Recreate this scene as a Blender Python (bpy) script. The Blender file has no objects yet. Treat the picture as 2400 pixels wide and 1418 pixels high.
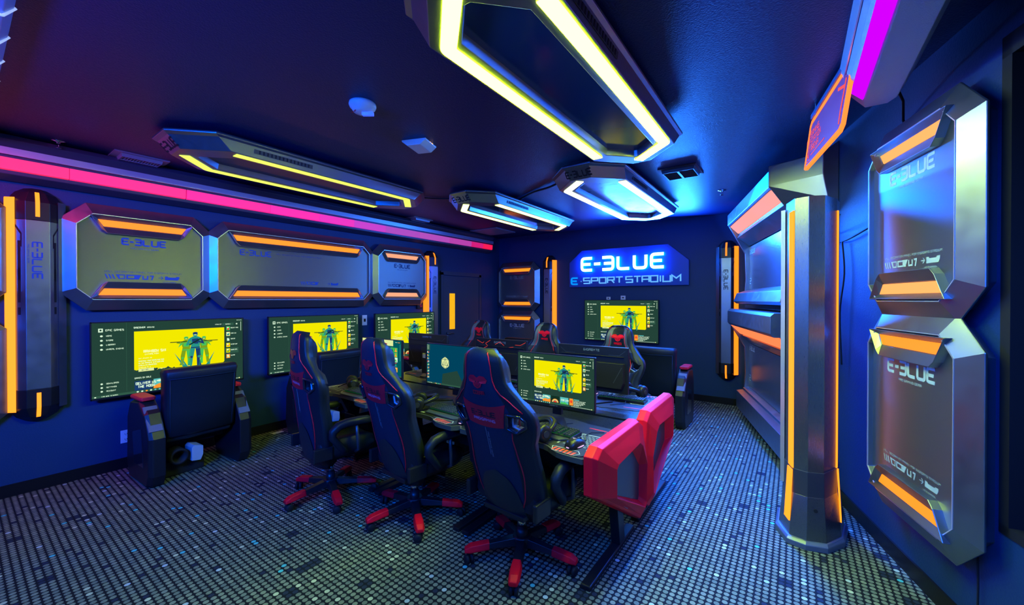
import bpy, bmesh, math, random
from mathutils import Vector, Matrix
random.seed(7)
PI = math.pi
SC = bpy.context.scene
COL = SC.collection

# ------------------------------------------------------------------ camera, world, exposure
cd = bpy.data.cameras.new('camera'); cam = bpy.data.objects.new('camera', cd); COL.objects.link(cam)
cam.location = (0, 0, 1.6)
cam.rotation_euler = (math.radians(90 - 0.368), 0, math.radians(35.3))
cd.lens = 14.0; cd.sensor_width = 36.0; cd.clip_start = 0.02
SC.camera = cam
SC.view_settings.view_transform = 'Standard'; SC.view_settings.look = 'None'
SC.view_settings.gamma = 1.0; SC.view_settings.exposure = 0.0
SC.view_settings.use_curve_mapping = False
wd = bpy.data.worlds.new('world'); SC.world = wd; wd.use_nodes = True
wd.node_tree.nodes['Background'].inputs[0].default_value = (0.0, 0.01, 0.04, 1)
wd.node_tree.nodes['Background'].inputs[1].default_value = 0.3

def area(name, loc, target, sx, sy, power, color, spread=180):
    l = bpy.data.lights.new(name, 'AREA'); l.shape = 'RECTANGLE'; l.size = sx; l.size_y = sy
    l.energy = power; l.color = color; l.spread = math.radians(spread)
    o = bpy.data.objects.new(name, l); COL.objects.link(o); o.location = loc
    d = Vector(target) - Vector(loc)
    o.rotation_euler = d.to_track_quat('-Z', 'Y').to_euler()
    return o
BLUE = (0.0, 0.10, 1.0)
# added area lamps without bodies: blue washes, plus pink light by the crossbeam
area('blue_wash_entrance', (-0.9, -1.9, 2.6), (-4.9, 2.2, 0.8), 1.4, 0.3, 90, BLUE, 75)
area('blue_wash_right', (0.22, 1.0, 2.60), (-0.3, 3.3, 0.0), 0.2, 2.2, 62, (0.01, 0.13, 1.0), 110)
area('blue_wash_left', (-3.6, -1.4, 2.5), (0.5, 2.7, 1.4), 0.8, 0.5, 9, BLUE, 60)  # added to throw blue on the right wall panels
area('added_back_wash', (-1.9, 6.45, 2.56), (-1.1, 4.5, 2.92), 1.4, 0.15, 210, (0.02, 0.18, 1.0))  # lamp added to light the ceiling, not part of the sign
area('added_beam_wash', (-0.66, 2.2, 2.72), (0.4, 2.5, 2.72), 1.6, 0.05, 6, (0.05, 0.2, 1.0), 120)  # lamp added to brighten the right beam, not part of the fixture
area('blue_wash_far', (-4.75, 3.5, 2.78), (0.6, 2.9, 1.4), 0.2, 0.9, 24, BLUE, 60)  # added so the right panel plates pick up blue
area('blue_wash_aisle', (-0.62, 4.9, 2.78), (-0.4, 3.4, 0.0), 0.3, 0.9, 220, BLUE, 120)  # added for blue on the aisle carpet
area('blue_wash_ceiling', (-2.2, -1.2, 2.0), (-2.4, 1.6, 2.92), 1.6, 0.3, 48, BLUE, 140)  # added behind the camera to lift the dark ceiling
area('added_pink_wash', (-4.5, -0.05, 2.78), (-5.1, 0.7, 1.9), 1.2, 0.04, 7, (1.0, 0.02, 0.16), 120)  # lamp added to tint the first panel's left edge pink

# ------------------------------------------------------------------ materials
MATS = {}
def mat(name, col=(0.5, 0.5, 0.5), rough=0.5, metal=0.0, emit=None, es=1.0, spec=0.5, coat=0.0, bump=0.0, bscale=60.0, bstretch=None, trans=0.0, ior=1.45):
    if name in MATS: return MATS[name]
    m = bpy.data.materials.new(name); m.use_nodes = True
    nt = m.node_tree; b = nt.nodes['Principled BSDF']
    b.inputs['Base Color'].default_value = (*col, 1)
    b.inputs['Roughness'].default_value = rough; b.inputs['Metallic'].default_value = metal
    b.inputs['Specular IOR Level'].default_value = spec; b.inputs['Coat Weight'].default_value = coat
    b.inputs['Coat Roughness'].default_value = 0.1; b.inputs['IOR'].default_value = ior
    b.inputs['Transmission Weight'].default_value = trans
    if emit:
        b.inputs['Emission Color'].default_value = (*emit, 1); b.inputs['Emission Strength'].default_value = es
    if bump:
        tc = nt.nodes.new('ShaderNodeTexCoord'); mp = nt.nodes.new('ShaderNodeMapping')
        mp.inputs['Scale'].default_value = bstretch or (1, 1, 1)
        nz = nt.nodes.new('ShaderNodeTexNoise'); nz.inputs['Scale'].default_value = bscale; nz.inputs['Detail'].default_value = 4
        bp = nt.nodes.new('ShaderNodeBump'); bp.inputs['Strength'].default_value = bump; bp.inputs['Distance'].default_value = 0.01
        nt.links.new(tc.outputs['Object'], mp.inputs['Vector']); nt.links.new(mp.outputs['Vector'], nz.inputs['Vector'])
        nt.links.new(nz.outputs['Fac'], bp.inputs['Height']); nt.links.new(bp.outputs['Normal'], b.inputs['Normal'])
        rr = nt.nodes.new('ShaderNodeMapRange'); rr.inputs[3].default_value = max(0.05, rough - 0.1); rr.inputs[4].default_value = min(1, rough + 0.1)
        nt.links.new(nz.outputs['Fac'], rr.inputs[0]); nt.links.new(rr.outputs[0], b.inputs['Roughness'])
    MATS[name] = m
    return m
def glow(name, col, s=1.0, base=(0.02, 0.02, 0.02)):
    return mat(name, base, 0.9, emit=col, es=s, spec=0.0)

M_WALL = mat('wall_paint', (0.003, 0.034, 0.12), 0.55, bump=0.15, bscale=90)
M_CEIL = mat('ceiling_paint', (0.001, 0.013, 0.085), 0.42, bump=0.35, bscale=120)
M_BASE = mat('baseboard_black', (0.004, 0.004, 0.006), 0.4)
M_STEEL = mat('silver_frame', (0.26, 0.29, 0.32), 0.34, metal=0.92, bump=0.05, bscale=14)
M_BRUSH = mat('brushed_steel', (0.36, 0.39, 0.35), 0.42, metal=0.9, bump=0.10, bscale=26, bstretch=(1.2, 1.2, 26))
def anis(m, vec, k):
    nt = m.node_tree; b = nt.nodes['Principled BSDF']; b.inputs['Anisotropic'].default_value = k
    c = nt.nodes.new('ShaderNodeCombineXYZ')
    for i in range(3): c.inputs[i].default_value = vec[i]
    nt.links.new(c.outputs[0], b.inputs['Tangent'])
anis(M_BRUSH, (0, 0, 1), 0.95)
M_BRUSHV = mat('brushed_steel_vertical', (0.24, 0.24, 0.21), 0.30, metal=0.9, bump=0.12, bscale=26, bstretch=(26, 26, 1))
M_RIM = mat('bright_rim', (0.75, 0.8, 0.85), 0.3, metal=0.7)
M_DGREY = mat('dark_grey_metal', (0.07, 0.075, 0.085), 0.35, metal=0.5)
M_BLACK = mat('black_plastic', (0.010, 0.011, 0.014), 0.35)
M_BLACKM = mat('black_matte', (0.006, 0.006, 0.008), 0.7)
M_GLOSSB = mat('gloss_black', (0.008, 0.012, 0.02), 0.12, coat=0.5)
M_LEATH = mat('black_leather', (0.007, 0.011, 0.017), 0.42, spec=0.35, bump=0.12, bscale=220)
M_LEATHB = mat('blue_black_leather', (0.006, 0.020, 0.042), 0.55, spec=0.25, bump=0.1, bscale=200)
M_GREYL = mat('grey_leather', (0.09, 0.10, 0.11), 0.42, bump=0.1, bscale=200)
M_PIPE = mat('red_piping', (0.75, 0.01, 0.03), 0.45, emit=(0.9, 0.0, 0.02), es=0.0)
M_REDL = mat('dark_red_leather', (0.70, 0.003, 0.02), 0.5)
M_REDP = mat('red_plastic', (0.95, 0.003, 0.018), 0.5, spec=0.25)
M_REDPAD = mat('red_pad', (0.75, 0.006, 0.03), 0.5)
M_WHITEP = mat('white_plastic', (0.7, 0.72, 0.74), 0.35)
M_CHROME = mat('chrome', (0.8, 0.8, 0.82), 0.15, metal=1)
M_GREYP = mat('grey_print', (0.22, 0.25, 0.24), 0.5)
M_SILP = mat('silver_print', (0.55, 0.58, 0.58), 0.4, metal=0.3)
M_BLUEP = mat('blue_print', (0.008, 0.08, 0.36), 0.5)
M_NAVYP = mat('navy_print', (0.012, 0.035, 0.12), 0.5)
M_PALEP = mat('pale_green_print', (0.50, 0.62, 0.52), 0.6)
M_WHITEPR = mat('white_print', (0.8, 0.8, 0.8), 0.5)
M_ORANGE = glow('orange_led', (1.0, 0.22, 0.008), 1.7)
M_ORANGE2 = glow('orange_led_bright', (1.0, 0.27, 0.008), 1.9)
M_REDO = glow('red_orange_led', (1.0, 0.10, 0.012), 2.0)
M_DESK = mat('desk_black_laminate', (0.010, 0.013, 0.020), 0.3, bump=0.06, bscale=150)

# ------------------------------------------------------------------ mesh builder
class MB:
    def __init__(s): s.v = []; s.f = []; s.m = []; s.s = []
    def add(s, vs, fs, m=0, smooth=False):
        n = len(s.v); s.v += [tuple(p) for p in vs]
        for f in fs: s.f.append([i + n for i in f]); s.m.append(m); s.s.append(smooth)
    def poly(s, pts, m=0): s.add(pts, [list(range(len(pts)))], m)
    def box(s, c, d, m=0, rot=None):
        x, y, z = d[0] / 2, d[1] / 2, d[2] / 2
        vs = [Vector((i * x, j * y, k * z)) for i in (-1, 1) for j in (-1, 1) for k in (-1, 1)]
        if rot is not None: vs = [rot @ p for p in vs]
        vs = [p + Vector(c) for p in vs]
        s.add(vs, [[0, 1, 3, 2], [4, 6, 7, 5], [0, 4, 5, 1], [2, 3, 7, 6], [0, 2, 6, 4], [1, 5, 7, 3]], m)
    def loft(s, rings, m=0, cap=True, smooth=False, closed=True):
        n = len(rings[0]); vs = [p for r in rings for p in r]; fs = []
        for i in range(len(rings) - 1):
            for j in range(n if closed else n - 1):
                k = (j + 1) % n
                fs.append([i * n + j, i * n + k, (i + 1) * n + k, (i + 1) * n + j])
        s.add(vs, fs, m, smooth)
        if cap and closed:
            s.add(rings[0], [list(range(n))[::-1]], m); s.add(rings[-1], [list(range(n))], m)
    def prism(s, pts, fn, a, b, m=0):
        s.loft([[fn(x, y, a) for x, y in pts], [fn(x, y, b) for x, y in pts]], m)
    def tube(s, path, r, n=8, m=0, cap=True):
        path = [Vector(p) for p in path]; rings = []
        up = Vector((0, 0, 1)); prev = None
        for i, p in enumerate(path):
            t = (path[min(i + 1, len(path) - 1)] - path[max(i - 1, 0)])
            if t.length < 1e-9: t = Vector((0, 0, 1))
            t.normalize()
            if prev is None:
                a = t.cross(up)
                if a.length < 0.05: a = t.cross(Vector((1, 0, 0)))
            else:
                a = prev - t * prev.dot(t)
                if a.length < 1e-6: a = t.cross(up)
            a.normalize(); prev = a; b = t.cross(a)
            rr = r[i] if isinstance(r, (list, tuple)) else r
            rings.append([p + a * math.cos(2 * PI * k / n) * rr + b * math.sin(2 * PI * k / n) * rr for k in range(n)])
        s.loft(rings, m, cap, True)
    def lathe(s, prof, n=24, m=0, c=(0, 0, 0), fn=None):
        fn = fn or (lambda x, y, z: Vector((x + c[0], y + c[1], z + c[2])))
        rings = [[fn(r * math.cos(2 * PI * k / n), r * math.sin(2 * PI * k / n), z) for k in range(n)] for r, z in prof]
        s.loft(rings, m, True, True)
    def ribbon(s, pts, t, fn, m=0, depth=0.0, rad=0.0, sm=None, o=0.0):
        """flat (or extruded) stroke along a 2d polyline, mitred, with rounded bends"""
        P = []
        for i, p in enumerate(pts):
            p = Vector(p)
            if rad and 0 < i < len(pts) - 1:
                a = (Vector(pts[i - 1]) - p); b = (Vector(pts[i + 1]) - p); ra = min(rad, a.length / 2, b.length / 2)
                a = p + a.normalized() * ra; b = p + b.normalized() * ra
                for k in range(5):
                    q = k / 4; P.append(a * (1 - q) ** 2 + p * 2 * q * (1 - q) + b * q * q)
            else: P.append(p)
        L = []; Rr = []
        for i, p in enumerate(P):
            d1 = (P[i] - P[i - 1]).normalized() if i else (P[1] - P[0]).normalized()
            d2 = (P[i + 1] - P[i]).normalized() if i < len(P) - 1 else d1
            d = (d1 + d2)
            d = d.normalized() if d.length > 1e-6 else d1
            nn = Vector((-d.y, d.x)); k = 1 / max(0.5, nn.dot(Vector((-d1.y, d1.x))))
            L.append(p + nn * t / 2 * k); Rr.append(p - nn * t / 2 * k)
        n = len(P); z1 = o + depth
        vs = [fn(q.x, q.y, z1) for q in L] + [fn(q.x, q.y, z1) for q in Rr]
        s.add(vs, [[i, i + 1, n + i + 1, n + i][::-1] for i in range(n - 1)], m)
        if depth:
            sm = m if sm is None else sm
            out = L + Rr[::-1]; k = len(out)
            vs = [fn(q.x, q.y, z1) for q in out] + [fn(q.x, q.y, o) for q in out]
            s.add(vs, [[i, (i + 1) % k, k + (i + 1) % k, k + i][::-1] for i in range(k)], sm)
            s.add([fn(q.x, q.y, o) for q in L] + [fn(q.x, q.y, o) for q in Rr], [[i, i + 1, n + i + 1, n + i] for i in range(n - 1)], sm)
    def build(s, name, mats, parent=None, bevel=0.0, seg=2, loc=None, fix=True):
        me = bpy.data.meshes.new(name)
        me.from_pydata(s.v, [], s.f); me.update()
        if not isinstance(mats, (list, tuple)): mats = [mats]
        for x in mats: me.materials.append(x)
        me.polygons.foreach_set('material_index', s.m); me.polygons.foreach_set('use_smooth', s.s)
        if fix:
            bm = bmesh.new(); bm.from_mesh(me)
            bmesh.ops.remove_doubles(bm, verts=bm.verts, dist=1e-5)
            bmesh.ops.recalc_face_normals(bm, faces=bm.faces); bm.to_mesh(me); bm.free()
        o = bpy.data.objects.new(name, me); COL.objects.link(o)
        if parent: o.parent = parent
        if loc is not None: o.location = loc
        if bevel:
            b = o.modifiers.new('bevel', 'BEVEL'); b.width = bevel; b.segments = seg; b.limit_method = 'ANGLE'; b.angle_limit = math.radians(35)
            b.harden_normals = False
        return o

def W(u, v, w): return Vector((u, -w, v))          # wall frame: u right, v up, w out of the wall
def thing(name, label, cat, loc=(0, 0, 0), rz=0.0, group=None):
    o = bpy.data.objects.new(name, None); COL.objects.link(o); o.empty_display_size = 0.1
    o.location = loc; o.rotation_euler = (0, 0, rz); o['label'] = label; o['category'] = cat
    if group: o['group'] = group
    return o
def tag(o, label, cat, group=None, kind=None):
    if label: o['label'] = label
    if cat: o['category'] = cat
    if group: o['group'] = group
    if kind: o['kind'] = kind
    return o
def copy_tree(o, parent=None):
    c = o.copy(); COL.objects.link(c)
    if parent: c.parent = parent
    for ch in [x for x in ALLCH(o)]: copy_tree(ch, c)
    return c
def ALLCH(o): return list(o.children)
def copy_thing(o, label, loc, rz, group=None):
    c = copy_tree(o); c.location = loc; c.rotation_euler = (0, 0, rz); c['label'] = label
    if group: c['group'] = group
    return c

FONT = {
 'A': [[(0,0),(0,1),(1,1),(1,0)],[(0,.45),(1,.45)]], 'B': [[(0,0),(0,1),(.9,1),(.9,.5),(0,.5)],[(.9,.5),(1,.45),(1,0),(0,0)]],
 'C': [[(1,1),(0,1),(0,0),(1,0)]], 'D': [[(0,0),(0,1),(1,1),(1,0),(0,0)]], 'E': [[(1,1),(0,1),(0,0),(1,0)],[(0,.5),(.85,.5)]],
 'F': [[(1,1),(0,1),(0,0)],[(0,.5),(.8,.5)]], 'G': [[(1,1),(0,1),(0,0),(1,0),(1,.5),(.5,.5)]], 'H': [[(0,0),(0,1)],[(1,0),(1,1)],[(0,.5),(1,.5)]],
 'I': [[(.5,0),(.5,1)]], 'J': [[(1,1),(1,0),(0,0),(0,.3)]], 'K': [[(0,0),(0,1)],[(1,1),(.1,.5),(1,0)]], 'L': [[(0,1),(0,0),(1,0)]],
 'M': [[(0,0),(0,1),(.5,.5),(1,1),(1,0)]], 'N': [[(0,0),(0,1),(1,0),(1,1)]], 'O': [[(.001,0),(0,1),(1,1),(1,0),(0,0)]],
 'P': [[(0,0),(0,1),(1,1),(1,.45),(0,.45)]], 'Q': [[(0,0),(0,1),(1,1),(1,0),(0,0)],[(.6,.3),(1,0)]], 'R': [[(0,0),(0,1),(1,1),(1,.5),(0,.5)],[(.6,.5),(1,0)]],
 'S': [[(1,1),(0,1),(0,.5),(1,.5),(1,0),(0,0)]], 'T': [[(0,1),(1,1)],[(.5,1),(.5,0)]], 'U': [[(0,1),(0,0),(1,0),(1,1)]],
 'V': [[(0,1),(.5,0),(1,1)]], 'W': [[(0,1),(.2,0),(.5,.6),(.8,0),(1,1)]], 'X': [[(0,0),(1,1)],[(0,1),(1,0)]], 'Y': [[(0,1),(.5,.5),(1,1)],[(.5,.5),(.5,0)]],
 'Z': [[(0,1),(1,1),(0,0),(1,0)]], '3': [[(0,1),(1,1),(1,0),(0,0)],[(1,.5),(.15,.5)]], '-': [[(.0,.5),(1,.5)]], '0': [[(0,0),(0,1),(1,1),(1,0),(0,0)]],
 '1': [[(.2,1),(.6,1),(.6,0)]], '2': [[(0,1),(1,1),(1,.5),(0,.5),(0,0),(1,0)]], '.': [[(.4,.4),(.6,.4)]], '5': [[(1,1),(0,1),(0,.5),(1,.5),(1,0),(0,0)]],
}
def text(mb, s, u, v, h, fn, m=0, wr=0.85, gap=0.38, t=0.17, rad=0.0, depth=0.0, sm=None, o=0.0, center=False):
    adv = []
    for ch in s:
        w = h * wr * (0.45 if ch == ' ' else 0.30 if ch in 'I.' else 0.6 if ch == '-' else 1.15 if ch in 'MW' else 1.0); adv.append(w)
    tot = sum(adv) + gap * h * (len(s) - 1) - gap * h * 1.1 * s.count('-')
    x = u - tot / 2 if center else u
    for i_, (ch, w) in enumerate(zip(s, adv)):
        for pl in FONT.get(ch, []):
            pts = [(x + a * w, v + b * h) for a, b in pl]
            mb.ribbon(pts, t * h, fn, m, depth, rad * h, sm, o)
        x += w + gap * h * (0.45 if (ch == '-' or s[i_ + 1:i_ + 2] == '-') else 1)
    return tot

# ------------------------------------------------------------------ room shell
H = 2.92
XL = -5.2; YB = 6.87
DX, DY = -0.28, 0.96
def RW(s, off=0.0): return Vector((0.331 + DX * s - 0.96 * off, 3.99 + DY * s - 0.28 * off, 0))
RROT = math.atan2(-DY, -DX)
FY = -2.4
def struct(name, mb, m, **k):
    o = mb.build(name, m, **k); o['kind'] = 'structure'; return o

# carpet of round dots on black, square grid
def carpet():
    m = bpy.data.materials.new('dotted_carpet'); m.use_nodes = True; nt = m.node_tree; N = nt.nodes.new; Lk = nt.links.new
    b = nt.nodes['Principled BSDF']; b.inputs['Roughness'].default_value = 0.85; b.inputs['Specular IOR Level'].default_value = 0.25
    tc = N('ShaderNodeTexCoord'); mp = N('ShaderNodeMapping'); mp.inputs['Scale'].default_value = (1 / 0.0345, 1 / 0.0345, 1)
    Lk(tc.outputs['Object'], mp.inputs['Vector'])
    fl = N('ShaderNodeVectorMath'); fl.operation = 'FLOOR'; Lk(mp.outputs[0], fl.inputs[0])
    fr = N('ShaderNodeVectorMath'); fr.operation = 'FRACTION'; Lk(mp.outputs[0], fr.inputs[0])
    sb = N('ShaderNodeVectorMath'); sb.operation = 'SUBTRACT'; sb.inputs[1].default_value = (0.5, 0.5, 0); Lk(fr.outputs[0], sb.inputs[0])
    ml = N('ShaderNodeVectorMath'); ml.operation = 'MULTIPLY'; ml.inputs[1].default_value = (1, 1, 0); Lk(sb.outputs[0], ml.inputs[0])
    le = N('ShaderNodeVectorMath'); le.operation = 'LENGTH'; Lk(ml.outputs[0], le.inputs[0])
    dot = N('ShaderNodeMapRange'); dot.inputs[1].default_value = 0.36; dot.inputs[2].default_value = 0.44; dot.inputs[3].default_value = 1; dot.inputs[4].default_value = 0
    Lk(le.outputs['Value'], dot.inputs[0])
    wn = N('ShaderNodeTexWhiteNoise'); wn.noise_dimensions = '2D'; Lk(fl.outputs[0], wn.inputs['Vector'])
    cr = N('ShaderNodeValToRGB'); cr.color_ramp.interpolation = 'CONSTANT'; e = cr.color_ramp.elements
    e[0].position = 0; e[0].color = (0.020, 0.032, 0.06, 1)
    for p, c in ((0.022, (0.225, 0.26, 0.165, 1)), (0.35, (0.185, 0.22, 0.15, 1)), (0.65, (0.27, 0.305, 0.195, 1)), (0.962, (0.62, 0.66, 0.40, 1)), (0.978, (0.10, 0.62, 0.58, 1)), (0.990, (0.55, 0.66, 0.60, 1))):
        x = e.new(p); x.color = c
    e.remove(e[len(e) - 1])
    Lk(wn.outputs['Value'], cr.inputs[0])
    # dark patches, a few dots wide
    vz = N('ShaderNodeVectorMath'); vz.operation = 'SCALE'; vz.inputs[3].default_value = 0.5; Lk(fl.outputs[0], vz.inputs[0])
    vf = N('ShaderNodeVectorMath'); vf.operation = 'FLOOR'; Lk(vz.outputs[0], vf.inputs[0])
    w2 = N('ShaderNodeTexWhiteNoise'); w2.noise_dimensions = '2D'; Lk(vf.outputs[0], w2.inputs['Vector'])
    gt = N('ShaderNodeMath'); gt.operation = 'GREATER_THAN'; gt.inputs[1].default_value = 0.988; Lk(w2.outputs['Value'], gt.inputs[0])
    mx0 = N('ShaderNodeMix'); mx0.data_type = 'RGBA'; mx0.inputs[7].default_value = (0.02, 0.035, 0.06, 1)
    Lk(gt.outputs[0], mx0.inputs[0]); Lk(cr.outputs[0], mx0.inputs[6])
    nz = N('ShaderNodeTexNoise'); nz.inputs['Scale'].default_value = 300; nz.inputs['Detail'].default_value = 3; Lk(tc.outputs['Object'], nz.inputs['Vector'])
    mr = N('ShaderNodeMapRange'); mr.inputs[1].default_value = 0.3; mr.inputs[2].default_value = 0.7; mr.inputs[3].default_value = 0.6; mr.inputs[4].default_value = 1.25; Lk(nz.outputs['Fac'], mr.inputs[0])
    sc = N('ShaderNodeVectorMath'); sc.operation = 'SCALE'; Lk(mx0.outputs[2], sc.inputs[0]); Lk(mr.outputs[0], sc.inputs[3])
    mx = N('ShaderNodeMix'); mx.data_type = 'RGBA'; mx.inputs[6].default_value = (0.004, 0.007, 0.010, 1)
    Lk(dot.outputs[0], mx.inputs[0]); Lk(sc.outputs[0], mx.inputs[7]); Lk(mx.outputs[2], b.inputs['Base Color'])
    bp = N('ShaderNodeBump'); bp.inputs['Strength'].default_value = 0.4; bp.inputs['Distance'].default_value = 0.004
    Lk(nz.outputs['Fac'], bp.inputs['Height']); Lk(bp.outputs[0], b.inputs['Normal'])
    return m
f = MB(); f.box((-1.9, 2.2, -0.05), (8.8, 10.4, 0.1)); struct('floor', f, carpet())
f = MB(); f.box((-1.9, 2.2, H + 0.05), (8.8, 10.4, 0.1)); struct('ceiling', f, M_CEIL)
f = MB(); f.box((XL - 0.1, 2.2, H / 2), (0.2, 9.6, H)); struct('wall_left', f, M_WALL)
f = MB(); f.box((-2.6, YB + 0.1, H / 2), (5.6, 0.2, H)); struct('wall_back', f, M_WALL)
f = MB(); f.box((-1.5, FY - 0.1, H / 2), (8, 0.2, H)); struct('wall_front', f, M_WALL)
# right wall (slanted) with a window opening
S0, S1, WZ0, WZ1 = -1.43, -2.75, 0.60, 2.72
def seg(mb, sa, sb, z0, z1, m=0, off0=0.0, off1=-0.18):
    pts = [RW(sa, off0), RW(sb, off0), RW(sb, off1), RW(sa, off1)]
    mb.loft([[Vector((p.x, p.y, z0)) for p in pts], [Vector((p.x, p.y, z1)) for p in pts]], m)
f = MB(); seg(f, 3.1, S0, 0, H); seg(f, S0, S1, 0, WZ0); seg(f, S0, S1, WZ1, H); seg(f, S1, -6.9, 0, H)
struct('wall_right', f, M_WALL)
f = MB(); f.box((XL + 0.006, 2.2, 0.05), (0.012, 9.3, 0.10)); struct('baseboard_left', f, M_BASE)
f = MB(); f.box((-2.85, YB - 0.006, 0.05), (4.7, 0.012, 0.10)); struct('baseboard_back', f, M_BASE)
f = MB(); seg(f, 2.95, -6.8, 0, 0.10, 0, 0.012, 0.0); struct('baseboard_right', f, M_BASE)
# window at the far right
f = MB()
for a, b_, z0, z1 in ((S0, S0 - 0.05, WZ0, WZ1), (S1 + 0.05, S1, WZ0, WZ1), (S0, S1, WZ0, WZ0 + 0.04), (S0, S1, WZ1 - 0.09, WZ1)): seg(f, a, b_, z0, z1, 0, 0.006, -0.17)
win = struct('window_1', f, M_BLACKM)
f = MB(); seg(f, S0 - 0.05, S1 + 0.05, WZ0 + 0.04, WZ1 - 0.09, 0, -0.13, -0.14); f.build('pane', M_GLOSSB, win)
for si, (sx, zz) in enumerate(((-1.50, 1.45), (-1.58, 1.45))):
    f = MB()
    p = RW(sx, -0.03)
    for k in range(120):
        z = 2.60 - k * 0.0098
        if z < zz - 0.02: break
        f.lathe([(0.0005, -0.0022), (0.0022, 0), (0.0005, 0.0022)], 5, 0, (p.x, p.y, z))
    tag(f.build('bead_chain', M_CHROME), ['metal bead chain of the window blind, nearer the wall panels', 'metal bead chain of the window blind, nearer the picture edge'][si], 'blind chain', 'bead chains in the window')
# door in the left wall
door = MB(); door.box((XL + 0.012, 5.66, 1.02), (0.024, 0.98, 2.04))
dm = mat('door_paint', (0.03, 0.05, 0.085), 0.45)
dd = struct('door_1', door, dm)
f = MB(); f.box((XL + 0.03, 5.385, 1.39), (0.012, 0.13, 0.66)); f.build('door_lite', glow('amber_door_glass', (1.0, 0.50, 0.0), 0.95), dd)
f = MB(); f.tube([(XL + 0.024, 5.25, 0.99), (XL + 0.075, 5.25, 0.99)], 0.022, 12); f.tube([(XL + 0.07, 5.25, 0.99), (XL + 0.07, 5.38, 0.985)], 0.011, 8)
f.build('door_handle', M_DGREY, dd)
f = MB(); 
for y in (5.13, 6.19): f.box((XL + 0.016, y, 1.05), (0.032, 0.06, 2.10))
f.box((XL + 0.016, 5.66, 2.09), (0.032, 1.12, 0.07)); struct('trim_1', f, dm)

# ------------------------------------------------------------------ wall decoration panels
def octa(w, h, c, inset=0.0):
    a = w / 2 - inset; b = h / 2 - inset; c = max(0.01, c - inset * 0.59)
    return [(-a + c, -b), (a - c, -b), (a, -b + c), (a, b - c), (a - c, b), (-a + c, b), (-a, b - c), (-a, -b + c)]
def hazard(mb, u, v, h, fn, m, o, full=True):
    for k in range(3): mb.poly([fn(u + k * h * .55 + a * h, v + b * h, o) for a, b in ((.35, 0), (.6, 0), (.25, 1), (0, 1))][::1], m)
    x = u + 1.75 * h
    def Q(pts): mb.poly([fn(x + a * h, v + b * h, o) for a, b in pts], m)
    Q([(.5, 0), (.75, 0), (.45, 1), (0, 1)]); Q([(.75, 0), (1.5, 0), (1.5, .2), (.72, .2)]); Q([(.5, .8), (1.5, .8), (1.5, 1), (.4, 1)]); Q([(1.3, .2), (1.5, .2), (1.5, .8), (1.3, .8)])
    x += 1.7 * h
    Q([(0, 0), (.3, 0), (.3, 1), (0, 1)]); Q([(.3, 0), (2.1, 0), (2.15, .25), (.3, .25)]); Q([(.3, .75), (2.4, .75), (2.6, 1), (.3, 1)]); Q([(1.3, .25), (2.15, .25), (2.4, .75), (1.3, .75)])
    x += 2.8 * h
    if full:
        mb.ribbon([(x, v + h * .9), (x, v + h * .1), (x + h * .8, v + h * .1), (x + h * .8, v + h * .9)], .25 * h, fn, m, 0, 0, None, o)
        mb.ribbon([(x + 1.2 * h, v + h * .87), (x + 1.75 * h, v + h * .87), (x + 1.5 * h, v - h * .1)], .26 * h, fn, m, 0, 0, None, o)
    x += 2.7 * h
    mb.ribbon([(x, v + h * .5), (x + h * .8, v + h * .5)], .12 * h, fn, m, 0, 0, None, o)
    mb.ribbon([(x + .45 * h, v + h * .9), (x + h * .85, v + h * .5), (x + .45 * h, v + h * .1)], .12 * h, fn, m, 0, 0, None, o)
    x += 1.2 * h
    Q([(0, .05), (2.4, .05), (2.7, .5), (2.7, .9), (2.1, .9), (2.0, .7), (.6, .7), (.5, .9), (0, .9)])
    return x
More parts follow.
